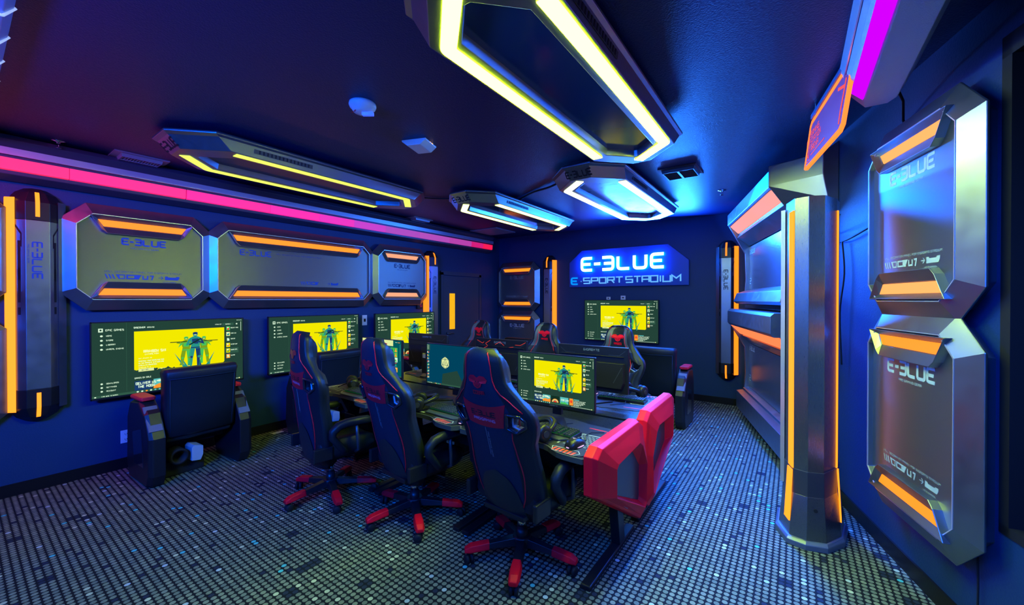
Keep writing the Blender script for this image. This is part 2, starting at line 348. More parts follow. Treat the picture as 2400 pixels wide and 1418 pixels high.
def decor_panel(label, loc, rz, w, h, pm, logo=(0, True), ledm=M_ORANGE, plate=M_BRUSH, lay='center', group='metal wall decoration panels', tw=0.72):
    t = thing('wall_decoration_panel', label, 'wall panel', loc, rz, group)
    f = MB(); D = 0.12; c = 0.10
    R = lambda ins, d: [W(x, z, d) for x, z in octa(w, h, c, ins)]
    f.loft([R(-0.04, 0.0), R(-0.05, 0.055), R(-0.095, 0.058), R(-0.10, 0.07), R(-0.006, D), R(0.0, D), R(0.002, D - 0.03)], 0, cap=False)
    f.build('frame', M_STEEL, t, 0.004)
    f = MB(); f.loft([R(-0.004, D - 0.002), R(-0.004, D + 0.003), R(0.001, D + 0.003), R(0.001, D - 0.002)], 0, cap=False); f.build('rim', M_RIM, t)
    f = MB(); f.prism(octa(w, h, c, 0.0), W, D - 0.06, D - 0.025); f.build('plate', plate, t)
    po = D - 0.0243
    for sg in (1, -1):
        tw2 = w * tw / 2 + 0.03
        top = h / 2 - 0.008; hh = 0.155 if h > 0.6 else 0.1
        V = lambda x, y: (x, sg * (top - y))
        o4 = [(-tw2 - 0.045, 0), (tw2 + 0.045, 0), (tw2 - 0.03, hh - 0.03), (tw2 - 0.065, hh), (-tw2 + 0.065, hh), (-tw2 + 0.03, hh - 0.03)]
        i4 = [(-tw2 + 0.01, 0.032), (tw2 - 0.01, 0.032), (tw2 - 0.045, 0.088), (tw2 - 0.05, 0.09), (-tw2 + 0.05, 0.09), (-tw2 + 0.045, 0.088)]
        P = lambda q, d: [W(*V(x, y), d) for x, y in q]
        f = MB(); f.loft([P(o4, D - 0.03), P(o4, D + 0.012), P([(x * 0.99, y * .97 + .002) for x, y in o4], D + 0.015), P([(x * 1.02, y + (0.006 if y > .05 else -.006)) for x, y in i4], D - 0.012), P(i4, D - 0.018)], 0, cap=False)
        f.build('light_housing', M_STEEL, t, 0.003)
        f = MB(); f.prism([V(x, y) for x, y in i4], W, D - 0.024, D - 0.015); f.build('led_strip', ledm, t)
    f = MB()
    if lay == 'center':
        text(f, 'E-3LUE', 0, h / 2 - 0.245, 0.052 * h / .74 , W, 0, gap=.3, t=.26, rad=.2, o=po, center=True)
        text(f, 'PRO GAMING GEAR', 0, h / 2 - 0.285, 0.012, W, 0, o=po, center=True)
        hz = -h / 2 + 0.19; k = min(0.042, w / 20)
        hazard(f, -k * 6.6, hz, k, W, 0, po); text(f, 'WALL DECORATION PANEL FOR E-SPORTS STADIUM', 0, hz + k * 1.45, k * .28, W, 0, o=po, center=True)
        text(f, 'NO 2 CARBON', k * 3.2, hz - k * .6, k * .2, W, 0, o=po)
    elif lay == 'wide':
        text(f, 'E-3LUE', -w / 2 + 0.22, h / 2 - 0.25, 0.055, W, 0, gap=.3, t=.22, rad=.2, o=po)
        text(f, 'WALL DECORATION PANEL FOR E-SPORTS STADIUM', -w / 2 + 0.60, h / 2 - 0.22, 0.012, W, 0, o=po)
        hz = -h / 2 + 0.19; k = 0.040
        hazard(f, -0.05, hz, k, W, 0, po, False)
    f.build('lettering', pm, t)
    return t
LR = PI / 2
GL = 'metal wall decoration panels on the left wall'
decor_panel('square brushed metal wall panel with pink lit left edge, above the leftmost television', (XL, 1.09, 1.985), LR, 0.90, 0.76, M_BLUEP, group=GL, tw=.66)
decor_panel('wide brushed metal wall panel above the middle television of the left wall', (XL, 2.62, 1.985), LR, 1.88, 0.76, M_BLUEP, lay='wide', group=GL, tw=.82)
decor_panel('pale square metal wall panel left of the pillar beside the door', (XL, 4.18, 1.985), LR, 0.92, 0.74, M_NAVYP, group=GL, ledm=glow('peach_led', (1.0, 0.42, 0.22), 1.0), tw=.66)
decor_panel('upper glowing orange metal panel cut by the left picture edge', (XL, -0.275, 2.0), LR, 0.88, 0.80, M_GREYP, group=GL, ledm=M_ORANGE2)
decor_panel('lower glowing orange metal panel cut by the left picture edge', (XL, -0.275, 1.03), LR, 0.88, 0.80, M_GREYP, group=GL, ledm=M_ORANGE2)
GB = 'metal wall decoration panels on the back wall'
decor_panel('upper dark metal panel on the back wall left of the thin pillar', (-4.67, YB, 1.87), 0, 0.88, 0.82, M_GREYP, group=GB, tw=.72)
decor_panel('lower metal panel on the back wall above the chair headrests', (-4.67, YB, 0.87), 0, 0.88, 0.84, M_SILP, group=GB, tw=.72)
GRt = 'large metal wall panels on the right wall'
p = RW(-0.985)
decor_panel('large blue lit metal wall panel on the right, upper of the two', (p.x, p.y, 2.055), RROT, 0.75, 0.92, M_PALEP, group=GRt, ledm=glow('peach_orange_led', (1.0, 0.32, 0.08), 1.6), tw=.70)
decor_panel('large blue lit metal wall panel on the right, lower of the two', (p.x, p.y, 0.94), RROT, 0.75, 0.98, M_PALEP, group=GRt, tw=.70)

# ------------------------------------------------------------------ slim wall pillars with side lights
def pillar(label, loc, rz, z0, z1, w=0.30, top_tip=0.27, ledm=M_ORANGE, printm=M_BLACKM, D=0.15, led=-1):
    t = thing('wall_pillar', label, 'wall pillar', loc, rz, 'slim metal wall pillars with orange side lights')
    a = w / 2
    sec = [(-a, 0), (-a, .05), (-a + .035, .085), (-.065, D), (.065, D), (a - .035, .085), (a, .05), (a, 0)]
    zs0, zs1 = z0 + top_tip, z1 - top_tip
    f = MB(); f.loft([[W(x, zs0, y) for x, y in sec], [W(x, zs1, y) for x, y in sec]]); f.build('shaft', M_STEEL, t, 0.003)
    for nm, za, zb, sg in (('top_cap', zs1, z1, 1), ('bottom_cap', zs0, z0, -1)):
        f = MB()
        mid = za + (zb - za) * 0.55
        ring = lambda z, k, d: [W(x * k, z, y * d) for x, y in sec]
        f.loft([ring(za, 1.005, 1.005), ring(mid, 1.005, 1.0), ring(za + (zb - za) * .85, .7, .75), ring(zb, .38, .45)])
        cap = f.build(nm, M_BLACK, t, 0.003)
        f = MB()
        pts = [(za + sg * .03, D + .006), (mid, D + .006), (za + (zb - za) * .82, D * .80 + .006), (zb - sg * .015, D * .52)]
        f.loft([[W(x, z, d) for x, z, d in ((-.012, z, d), (.012, z, d), (.012, z, d - .008), (-.012, z, d - .008))] for z, d in pts])
        f.build('cap_light', ledm, cap)
    for sg in (-1, 1):
        f = MB()
        q = [(sg * a + sg * .005, 0.008), (sg * a + sg * .005, .053), (sg * (a - .044), .104), (sg * (a - .046), .085), (sg * (a - .002), .046)]
        f.loft([[W(x, z, y) for x, y in q] for z in (z0 + top_tip * .35, z1 - top_tip * .35)])
        f.build('side_light' if sg == led else 'side_trim', ledm if sg == led else M_STEEL, t)
    f = MB()
    fn = lambda u, v, o: W(-v + 0.0, u, D + 0.0012 + o)            # text turned on its side, reading downwards
    fn = lambda u, v, o: W(v, -u, D + 0.0012 + o)
    text(f, 'E-3LUE', -(zs1 - .18), -0.028, 0.05, fn, 0, gap=.3, t=.2, rad=.15)
    text(f, 'PRO GAMING GEAR', -(zs1 - .20), -0.055, 0.009, fn, 0)
    f.build('lettering', printm, t)
    f = MB()
    for sg in (-1, 1):
        n = Vector((sg * (D - .085), -(a - .035 - .065), 0)).normalized()
        def S(k, z, o=0.0012):
            A = W(sg * .065, z, D); B = W(sg * (a - .035), z, .085); return A.lerp(B, k) + Vector((n.x * o, n.y * o, 0))
        for z, hh in (((zs0 + zs1) / 2 - .05, .03), ((zs0 + zs1) / 2 + .16, .14), ((zs0 + zs1) / 2 + .36, .16)):
            f.poly([S(.4, z - hh), S(.62, z - hh), S(.62, z + hh), S(.4, z + hh)])
        z = zs1 - .22; f.poly([S(.3, z), S(.4, z), S(.4, z + .1), S(.8, z + .16), S(.8, z + .18), S(.3, z + .11)])
    f.build('slot_trim', M_BLACKM, t)
    return t
pillar('wall pillar with bright orange left edge on the left wall, at the left picture edge', (XL, 0.42, 0), LR, 0.60, 2.52, 0.32, ledm=M_ORANGE2, printm=M_BLUEP)
pillar('wall pillar on the left wall between the pale square panel and the door', (XL, 4.84, 0), LR, 0.45, 2.45, 0.28, printm=M_NAVYP)
pillar('thin wall pillar on the back wall left of the lit sign', (-3.93, YB, 0), 0, 0.45, 2.47, 0.28, led=1)
pillar('wall pillar on the back wall right of the lit sign, in the corner by the cabinets', (-0.83, YB, 0), 0, 0.38, 2.50, 0.29, printm=M_BLACKM, led=1)

# ------------------------------------------------------------------ portal of two stacked hood panels on the right wall
def portal():
    pt = RW(1.43)
    t = thing('hooded_wall_portal', 'tall double hooded metal portal with stacked bays on the right wall behind the floor pillar', 'wall panel', (pt.x, pt.y, 0), RROT)
    hl = 1.03                                              # half length along the wall; near end = +u
    def ext(prof, name, m, par=t, ends=(0, 0), bevel=0.004, k=1.0):
        f = MB(); f.loft([[W(-hl * k + (ends[0] if o > .3 else 0), z, o) for o, z in prof], [W(hl * k - (ends[1] if o > .3 else 0), z, o) for o, z in prof]])
        return f.build(name, m, par, bevel)
    ext([(0, 2.86), (.30, 2.82), (.42, 2.76), (.42, 2.62), (.40, 2.60), (0, 2.60)], 'top_hood', M_STEEL, ends=(.04, .03))
    ext([(.395, 2.598), (.30, 2.50), (.27, 2.50), (.36, 2.599)], 'hood_light', glow('peach_hood_led', (1.0, .36, .30), 1.1), k=.93)
    ext([(.0, 2.598), (.33, 2.598), (.28, 2.49), (.30, 2.45), (.16, 2.33), (0, 2.33)], 'upper_lip', M_STEEL)
    ext([(0, 2.32), (.15, 2.32), (.15, 1.74), (0, 1.74)], 'upper_plate', mat('gloss_steel_plate', (.42, .45, .5), .2, metal=.85, bump=.05, bscale=20, bstretch=(1, 1, 18)))
    ext([(0, 1.74), (.16, 1.74), (.30, 1.69), (.34, 1.58), (.30, 1.55), (0, 1.55)], 'upper_sill', M_STEEL)
    ext([(0, 1.54), (.20, 1.54), (.20, 1.49), (0, 1.49)], 'middle_bar', M_GLOSSB)
    ext([(0, 1.48), (.38, 1.48), (.41, 1.45), (.41, 1.29), (.38, 1.26), (0, 1.26)], 'lower_hood', M_STEEL)
    ext([(.375, 1.258), (.26, 1.14), (.23, 1.14), (.33, 1.258)], 'lower_hood_light', glow('orange_hood_led', (1.0, .16, .05), 1.7), k=.97)
    ext([(0, 1.257), (.28, 1.257), (.235, 1.13), (.25, 1.12), (.16, 1.02), (0, 1.02)], 'lower_lip', M_GLOSSB)
    ext([(0, 1.01), (.15, 1.01), (.15, .42), (0, .42)], 'lower_plate', MATS['gloss_steel_plate'])
    ext([(0, .42), (.16, .42), (.22, .40), (.22, .375), (.30, .36), (.30, .14), (.2, .12), (0, .12)], 'bottom_sill', M_STEEL)
    # far end cheek in a bent arm shape
    for nm, z0, z1 in (('upper_cheek', 1.60, 2.74), ('lower_cheek', .38, 1.42)):
        zm = (z0 + z1) / 2
        prof = [(0, z1), (.40, z1), (.41, z1 - .10), (.20, zm + .06), (.19, zm - .3), (.21, z0), (0, z0)]
        f = MB(); f.loft([[W(-hl - .02, z, o) for o, z in prof], [W(-hl + .02, z, o) for o, z in prof]]); f.build(nm, M_STEEL, t, .004)
    prof = [(0, 2.88), (.43, 2.80), (.43, 2.62), (.30, 2.42), (0, 2.30)]
    f = MB(); f.loft([[W(hl, z, o) for o, z in prof], [W(hl + .26, z, o * .25) for o, z in prof]]); f.build('near_end_cap', M_STEEL, t, .006)
    f = MB()
    for z in (2.22, .93): text(f, 'E-3LUE', -hl + .06, z, .045, W, 0, gap=.3, t=.2, o=.1513)
    for z in (1.82, .52): text(f, '2', -hl + .06, z, .07, W, 0, t=.15, o=.1513)
    text(f, 'PRO GAMING', .30, 1.62, .012, lambda u, v, o: W(u, v, .325 - (v - 1.6) * .36 + .003), 0)
    f.build('lettering', M_PALEP, t)
portal()

# ------------------------------------------------------------------ free standing floor pillar
def floor_pillar():
    t = thing('floor_pillar', 'tall faceted metal floor pillar with orange light edge and flared foot on carpet', 'pillar', (0.108, 3.45, 0))
    sec = [(-.15, .13), (-.155, -.01), (-.105, -.175), (-.03, -.20), (.055, -.165), (.125, -.01), (.15, .13)]
    def ring(z, k=1.0, fy=0.0): return [Vector((x * k, (y + (fy * (-1) if y < 0 else 0)) , z)) for x, y in sec]
    f = MB(); f.loft([ring(.46), ring(2.28)]); f.build('shaft', M_BRUSHV, t, .002)
    f = MB(); f.loft([ring(.30, 1.05, .012), ring(.47, 1.03, .008)]); f.build('collar', M_DGREY, t, .002)
    f = MB(); f.loft([ring(.045, 1.22, .07), ring(.12, 1.18, .055), ring(.31, 1.045, .012)]); ft = f.build('foot', M_BRUSHV, t, .002)
    f = MB(); f.lathe([(.0115, 0), (.0115, .004)], 14, 0, fn=lambda x, y, z: Vector((.012 + x, -.2165 - z - (.22 - .24) * 0 - .004, .235 + y))); f.build('bolt_hole', M_BLACKM, ft)
    f = MB(); f.loft([ring(0, 1.36, .10), ring(.035, 1.36, .10), ring(.05, 1.27, .08)]); f.build('base_plate', mat('blue_grey_metal', (.16, .2, .3), .4, metal=.6), t, .004)
    # orange side lights on the two flanks, shaft + foot pieces
    for sg, i0, i1 in ((-1, 1, 2), (1, 6, 5)):
        A, B = Vector(sec[i0]), Vector(sec[i1])
        for za, zb, k1, k2, f1, f2 in ((.47, 2.20, 1, 1, 0, 0), (.13, .46, 1.17, 1.04, .05, .012)):
            q = [(A.lerp(B, .52 if sg < 0 else .80), 0), (A.lerp(B, .98), 0)]
            nx = Vector((-(B - A).y, (B - A).x)).normalized(); nx = nx if nx.x * sg > 0 else -nx
            def pp(v, z, k, fy, o): return Vector((v.x * k + nx.x * o, v.y - (fy if v.y < 0 else 0) + nx.y * o, z))
            f = MB(); rings = []
            for z, k, fy in ((za, k1, f1), (zb, k2, f2)):
                rings.append([pp(q[0][0], z, k, fy, .0), pp(q[0][0], z, k, fy, .008), pp(q[1][0], z, k, fy, .008), pp(q[1][0], z, k, fy, .0)])
            f.loft(rings); f.build('side_light', M_ORANGE2, t)
    f = MB(); f.loft([[Vector(p_) for p_ in ((-.185, .13, z), (-.185, .01, z), (-.16, -.01, z), (-.15, .13, z))] for z in (.3, 2.24)]); f.build('side_fin', M_RIM, t)
floor_pillar()

# ------------------------------------------------------------------ edge beams with colour tubes
def beam(label, loc, rz, length, leds, group=None, prof=None):
    """runs along local x, visible faces at -y (room side) and below"""
    t = thing('ceiling_edge_beam', label, 'light beam', loc, rz, group)
    pr = prof or [(.0, .0), (-.14, .0), (-.16, -.02), (-.16, -.07), (-.145, -.10), (-.12, -.24), (-.06, -.27), (0, -.22)]
    f = MB(); f.loft([[Vector((0, y, z)) for y, z in pr], [Vector((length, y, z)) for y, z in pr]]); f.build('body', M_STEEL if prof else M_DGREY, t, .004)
    return t
t = thing('ceiling_edge_beam', 'long pink glowing light tube under the ceiling edge of the left wall', 'light beam', (XL, 0, 0), 0)
Y0, Y1 = -1.8, 6.46
f = MB(); pr = [(0, 2.90), (.16, 2.90), (.17, 2.86), (.135, 2.80), (.11, 2.60), (.04, 2.56), (0, 2.56)]
f.loft([[Vector((x, y, z)) for x, z in pr] for y in (Y0, Y1)]); f.build('body', mat('beam_body', (.05, .06, .10), .4, metal=.4), t, .004)
f = MB(); f.loft([[Vector((x, y, z)) for x, z in ((.145, 2.795), (.162, 2.80), (.160, 2.745), (.142, 2.745))] for y in (Y0, Y1)]); f.build('top_rail', M_RIM, t)
cols = [(-1.8, .6, (1.0, .014, .07), 1.0), (.6, 1.40, (1.0, .008, .11), 1.05), (1.405, 2.2, (1.0, .004, .20), 1.05), (2.2, 2.8, (1.0, .003, .30), 1.0), (2.8, 3.3, (.86, .01, .40), 1.0), (3.3, 3.83, (.60, .03, .50), .95), (3.835, 4.5, (.52, .06, .52), .8), (4.5, 5.2, (.55, .07, .50), .8), (5.2, 5.8, (.58, .05, .42), .8), (5.8, 6.15, (.8, .0, .16), .8), (6.15, Y1 - .01, (1.0, .0, .03), .9)]  # segment colours paint in blue light falling on the red tube
for ya, yb, c, s_ in cols:
    f = MB(); f.loft([[Vector((x, y, z)) for x, z in ((.120, 2.722), (.150, 2.722), (.141, 2.632), (.112, 2.628))] for y in (ya, yb - .004)])
    f.build('light_tube', glow('tube_%d' % int(ya * 10 + 50), c, s_, (.16, .16, .16)), t)

t = thing('ceiling_edge_beam', 'purple lit speckled metal beam under the ceiling at the top right', 'light beam', (0.21, 2.93, 2.92), 0)
pr = [(0, 0), (.015, -.09), (.03, -.16), (.10, -.235), (.235, -.235), (.31, -.09), (.32, 0)]
f = MB(); f.loft([[Vector((x, 0 - (.05 if z > -.2 else 0) * 0, z)) for x, z in pr], [Vector((x, -4.6, z)) for x, z in pr]])
f.loft([[Vector((x, .0, z)) for x, z in pr], [Vector((.16 + (x - .16) * .7, .10, z * .92 - .005)) for x, z in pr]]); f.build('body', mat('speckled_metal', (.42, .48, .70), .45, metal=.35, bump=.5, bscale=300), t, .003)
f = MB(); f.loft([[Vector((x, y, z)) for x, z in ((.040, -.184), (.090, -.235), (.096, -.226), (.05, -.176))] for y in (-.06, -4.6)]); f.build('light_tube', glow('purple_tube', (.55, .0, 1.0), 1.25, (.0, .0, .0)), t)
f = MB(); f.loft([[Vector((x, y, z)) for x, z in ((-.006, -.03), (.008, -.10), (.014, -.10), (.004, -.03))] for y in (-.02, -4.6)]); f.build('side_rail', M_RIM, t)
f = MB(); f.tube([(.25, .10, -.15), (.29, .2, -.19), (.31, .32, -.26), (.325, .36, -.28)], .007); f.build('power_cable', M_BLACKM, t)

t = thing('ceiling_crossbeam', 'bright blue ribbed metal crossbeam in the upper left corner by the entrance', 'ceiling beam', (-3.4, 0.17, 2.92), 0)
pr = [(0, 0), (0, -.05), (-.03, -.085), (-.22, -.10), (-.30, -.06), (-.32, 0)]
f = MB(); f.loft([[Vector((x, y, z)) for y, z in pr] for x in (-1.78, 3.2)]); f.build('body', mat('pale_blue_metal', (.25, .45, .9), .35, metal=.3), t, .004)
for i in range(5):
    x = .60 - i * .33
    f = MB(); f.tube([(x + .02, .004, -.045), (x + .012, -.03, -.092), (x - .02, -.12, -.098), (x - .05, -.215, -.106)], .006, 6); f.build('rib', mat('rib_highlight', (.85, .9, 1), .3, emit=(.6, .75, 1), es=.5), t)  # emission paints bright highlights onto the ribs
f = MB(); f.box((-.30, -.13, -.101), (2.2, .03, .006)); f.build('light_tube', glow('pink_tube', (1.0, .03, .22), 7.0), t)

# ------------------------------------------------------------------ hanging edge-lit sign
def hang_sign():
    a = Vector((.251, 2.704, 0)); b = Vector((.103, 3.503, 0)); d = (b - a).normalized()
    t = thing('hanging_sign', 'red edge lit acrylic sign hanging under the ceiling at the upper right', 'sign', (a.x, a.y, 0), math.atan2(-d.y, -d.x))
    # local: u = -distance towards camera (u=0 at near top corner), negative = far
    pts = [(0, 2.85), (-.03, 2.80), (-.17, 2.58), (-.22, 2.56), (-.98, 2.57), (-1.0, 2.58), (-.84, 2.82), (-.80, 2.84)]
    fn = W
    f = MB(); f.prism(pts, fn, -.006, .006); f.build('acrylic_plate', mat('purple_acrylic', (.10, .02, .14), .1, emit=(.35, .01, .22), es=.22), t)
    f = MB(); f.ribbon(pts + [pts[0]], .022, fn, 0, .018, .0, None, -.009); f.build('edge_light', glow('sign_edge', (1.0, .16, .02), 2.2), t)
    f = MB(); f.ribbon([(.0, 2.88), (-.80, 2.875)], .03, fn, 0, .03, 0, None, -.015); f.build('hanger_rail', mat('blue_rail', (.1, .2, .5), .4, metal=.7), t)
    f = MB(); o = .007
    f.ribbon([(-.93, 2.66), (-.93, 2.74), (-.86, 2.78), (-.86, 2.70), (-.90, 2.62), (-.93, 2.66)], .010, fn, 0, 0, 0, None, o)
    text(f, 'GAMING', -.83, 2.745, .035, fn, 0, t=.16, o=o, gap=.25); text(f, 'STATION', -.83, 2.695, .035, fn, 0, t=.16, o=o, gap=.25); text(f, 'ARENA', -.83, 2.645, .035, fn, 0, t=.16, o=o, gap=.25)
    f.ribbon([(-.84, 2.625), (-.50, 2.625)], .006, fn, 0, 0, 0, None, o)
    f.ribbon([(-.10, 2.80), (-.20, 2.66), (-.23, 2.60)], .018, fn, 0, 0, 0, None, o); f.ribbon([(-.13, 2.77), (-.24, 2.80)], .018, fn, 0, 0, 0, None, o)
    f.ribbon([(-.96, 2.60), (-.86, 2.60)], .006, fn, 0, 0, 0, None, o)
    f.build('lettering', glow('sign_letters', (1.0, .10, .10), 1.0), t)
    for u in (-.1, -.7):
        f = MB(); f.prism([(u - .012, 2.85), (u + .012, 2.85), (u + .012, 2.92), (u - .012, 2.92)], fn, -.01, .01); f.build('bracket', M_CHROME, t)
hang_sign()

# ------------------------------------------------------------------ ceiling light fixtures
def fixture(label, cx, cy, hw, hl, col, zb=2.76, ledw=.075, panelm=None, blue=0.0):
    t = thing('ceiling_light', label, 'ceiling light', (cx, cy, zb), 0, 'octagonal ceiling light fixtures')
    c = .25
    def oct_(ex, ey, z, cc=c):
        a, b = hw + ex, hl + ey
        cc = min(cc, a * .92)
        return [Vector(p) for p in ((-a + cc, -b, z), (a - cc, -b, z), (a, -b + cc, z), (a, b - cc, z), (a - cc, b, z), (-a + cc, b, z), (-a, b - cc, z), (-a, -b + cc, z))]
    f = MB(); f.loft([oct_(.045, .13, .125), oct_(.055, .14, .115), oct_(.055, .14, .10), oct_(.035, .11, .085), oct_(.02, .03, .0), oct_(-.115, -.12, .0, .2), oct_(-.125, -.13, .05, .2), oct_(-.125, -.13, .06, .2)], 0, cap=False)
    f.poly(oct_(.045, .13, .125)); f.build('housing', M_STEEL, t, .004)
    f = MB(); f.loft([oct_(-.12, -.125, .05, .2), oct_(-.12, -.125, .056, .2)]); f.build('diffuser_panel', panelm or M_GLOSSB, t)
    a, b = hw - .035, hl - .035
    L = [(-a + c + .02, -b), (-a, -b + c), (-a, b - c + .02)]
    Z = lambda x, y, o: Vector((x, y, -o))
    f = MB(); f.ribbon(L, ledw, Z, 0, .006, 0.02, None, -.002); f.build('led_strip', glow('led_' + str(round(cx, 2)), *col), t)
    f = MB(); f.ribbon([(-x, -y) for x, y in L], ledw, Z, 0, .006, .02, None, -.002); f.build('led_strip', MATS['led_' + str(round(cx, 2))], t)
    f = MB()
    fn = lambda u, v, o: Vector((u, -hl - .03 - v * .72 - .012, v * .85 + .003))
    def fe(u, v, o):                                          # near end slope, text reads from below
        k = v / .085
        p = Vector((u, -(hl + .03 + .08 * k), .085 * k)); n = Vector((0, -.085, -.08)).normalized(); return p + n * .0015
    text(f, 'E-3LUE', 0, .022, .045, fe, 0, gap=.28, t=.22, center=True, rad=.15); f.build('lettering', M_BLACKM, t)
    f = MB(); f.box((hw + .0325, -hl + .62, .05), (.003, .48, .034), 0, Matrix.Rotation(.16, 3, 'Y'))
    for k in range(14): f.box((hw + .0345, -hl + .42 + k * .031, .05), (.004, .010, .028), 1, Matrix.Rotation(.16, 3, 'Y'))
    f.build('vent_grille', [M_DGREY, M_BLACKM], t)
    for sg in (-1, 1):
        f = MB(); f.box((0, sg * hl * .5, .1425), (.1, .1, .035)); f.build('ceiling_mount', M_BLACK, t)
    if blue:
        l = bpy.data.lights.new('panel_glow', 'AREA'); l.shape = 'RECTANGLE'; l.size = hw; l.size_y = hl * 1.4; l.energy = blue; l.color = BLUE
        o = bpy.data.objects.new('panel_glow', l); COL.objects.link(o); o.parent = t; o.location = (0, 0, .04)
    return t
WORN = mat('worn_blue_panel', (.16, .20, .36), .3, metal=.3, bump=.3, bscale=9)
fixture('largest nearest ceiling light with thick white yellow strips, overhead centre', -1.05, 2.20, .30, 1.14, ((.66, 1.0, .009), 95), blue=5, panelm=mat('blue_glass_panel', (.004, .04, .16), .15, coat=.3))
fixture('long ceiling light with dim yellow green strips near the pink tube', -3.96, 2.20, .34, 1.14, ((.80, .96, .13), 1.2), blue=0, panelm=mat('milky_panel', (.10, .10, .16), .3))
fixture('ceiling light with thin yellow strips beside the square ceiling grille', -3.24, 4.74, .32, 1.14, ((.9, 1.1, .28), 3.5), blue=3)
fixture('ceiling light with white strips nearest the lit wall sign', -1.68, 4.70, .34, 1.16, ((.9, 1.05, .6), 5), blue=6, panelm=WORN)

# ------------------------------------------------------------------ ceiling devices
f = MB(); f.lathe([(.085, 0), (.088, -.015), (.082, -.03), (.075, -.034), (.06, -.058), (.03, -.062), (.001, -.062)], 28)
t = thing('smoke_detector', 'round white smoke detector with a clear strobe on the ceiling', 'smoke detector', (-2.372, 1.612, H)); f.build('body', M_WHITEP, t, 0)
f = MB(); f.box((.03, .02, -.07), (.075, .03, .022), 0, Matrix.Rotation(.6, 3, 'Z')); f.build('strobe_lens', mat('blue_lens', (.3, .4, 1), .1, emit=(.05, .12, 1), es=.8), t, .003)
f = MB(); text(f, 'FIRE', -.05, -.03, .014, lambda u, v, o: Vector((u, v, -.047)) + Vector((-.005, -.022, -.013)), 0, t=.25); f.build('lettering', M_REDP, t)
t = thing('wireless_access_point', 'white rectangular wireless access point box on the ceiling', 'network device', (-2.575, 2.276, H), math.radians(20))
f = MB(); f.loft([[Vector((x, y, z)) for x, z in ((-.11, 0), (.11, 0), (.11, -.012), (.06, -.05), (-.06, -.05), (-.11, -.012))] for y in (-.08, .12)]); f.build('body', M_WHITEP, t, .008, 3)
f = MB(); f.box((.112, .03, -.008), (.003, .006, .004)); f.box((.112, .045, -.008), (.003, .004, .004)); f.box((.112, .0, -.008), (.003, .004, .004)); f.build('status_light', glow('amber_dot', (1, .5, .05), 3), t)
def vent(label, c, sx, sy, rz, m):
    t = thing('ceiling_vent', label, 'air vent', (c[0], c[1], H), rz, 'ceiling air vents')
    f = MB(); o = [(-sx / 2, -sy / 2), (sx / 2, -sy / 2), (sx / 2, sy / 2), (-sx / 2, sy / 2)]
    i = [(x * .82, y * .72) for x, y in o]
    f.loft([[Vector((x, y, 0)) for x, y in o], [Vector((x, y, -.010)) for x, y in o], [Vector((x * 1.05, y * 1.05, -.014)) for x, y in i], [Vector((x, y, -.042)) for x, y in i], [Vector((x * .95, y * .95, -.042)) for x, y in i], [Vector((x * .95, y * .95, -.002)) for x, y in i]], 0, False); f.build('frame', m, t)
    f = MB(); f.box((0, 0, -.003), (sx * .82, sy * .72, .002)); f.build('duct_backing', M_BLACKM, t)
    f = MB()
    for k in range(14):
        y = -sy * .34 + k * sy * .68 / 13; f.box((0, y, -.028), (sx * .77, .004, .026), 0, Matrix.Rotation(.5, 3, 'X'))
    f.box((0, 0, -.030), (.02, sy * .70, .028)); f.build('louvre', m, t)
BM = mat('grey_vent_metal', (.3, .32, .36), .4, metal=.3); DV = mat('dark_vent', (.05, .05, .06), .4)
vent('blue and pink lit ceiling vent between pink tube and dim long fixture', (-5.0, 1.03), .30, .38, 0, BM)
vent('small ceiling vent between the pink tube and the far fixtures', (-5.02, 4.44), .26, .40, 0, BM)
vent('dark ceiling vent right of the fixture nearest the sign', (-.95, 4.33), .36, .38, 0, DV)
t = thing('ceiling_grille', 'square flat pale ceiling grille near the back left corner', 'air grille', (-4.72, 6.03, H))
f = MB(); f.box((0, 0, -.008), (.62, .62, .016)); f.build('frame', BM, t, .003)
f = MB()
for k in range(26): f.box((0, -.27 + k * .0216, -.019), (.55, .012, .006))
f.build('slat', BM, t)
for lb, x, y in (('tiny ceiling sprinkler above the pink tube at the left', -5.0, .53), ('tiny ceiling sprinkler near the hooded portal', -.713, 5.38), ('tiny ceiling sprinkler beside the square grille', -5.05, 5.75)):
    t = thing('sprinkler_head', lb, 'sprinkler', (x, y, H), 0, 'ceiling sprinkler heads')
    f = MB(); f.lathe([(.045, 0), (.045, -.004), (.012, -.008), (.012, -.02), (.006, -.02)], 18); f.build('escutcheon', M_CHROME, t)
    f = MB(); f.tube([(-.012, 0, -.02), (-.014, 0, -.045), (0, 0, -.055), (.014, 0, -.045), (.012, 0, -.02)], .003, 6); f.lathe([(.018, -.056), (.018, -.059)], 14); f.build('deflector', M_CHROME, t)
def cable(label, pts, r=.006, m=M_BLACKM, g=None):
    P = []
    V = [Vector(p) for p in pts]
    for i in range(len(V) - 1):
        p0 = V[max(i - 1, 0)]; p1 = V[i]; p2 = V[i + 1]; p3 = V[min(i + 2, len(V) - 1)]
        for k in range(6):
            t_ = k / 6; P.append(.5 * ((2 * p1) + (-p0 + p2) * t_ + (2 * p0 - 5 * p1 + 4 * p2 - p3) * t_ ** 2 + (-p0 + 3 * p1 - 3 * p2 + p3) * t_ ** 3))
    P.append(V[-1]); f = MB(); f.tube(P, r, 6, 0); o = f.build('cable', m); tag(o, label, 'cable', g); return o
cable('black cable along the ceiling joining the two far fixtures', [(-2.95, 4.3, 2.90), (-2.6, 4.1, 2.905), (-2.3, 4.0, 2.90), (-2.0, 3.85, 2.905)], .012)
cable('black cable along the ceiling joining the dim long fixture and its neighbour', [(-3.95, 3.4, 2.905), (-3.7, 3.7, 2.91), (-3.35, 3.8, 2.905)], .008)
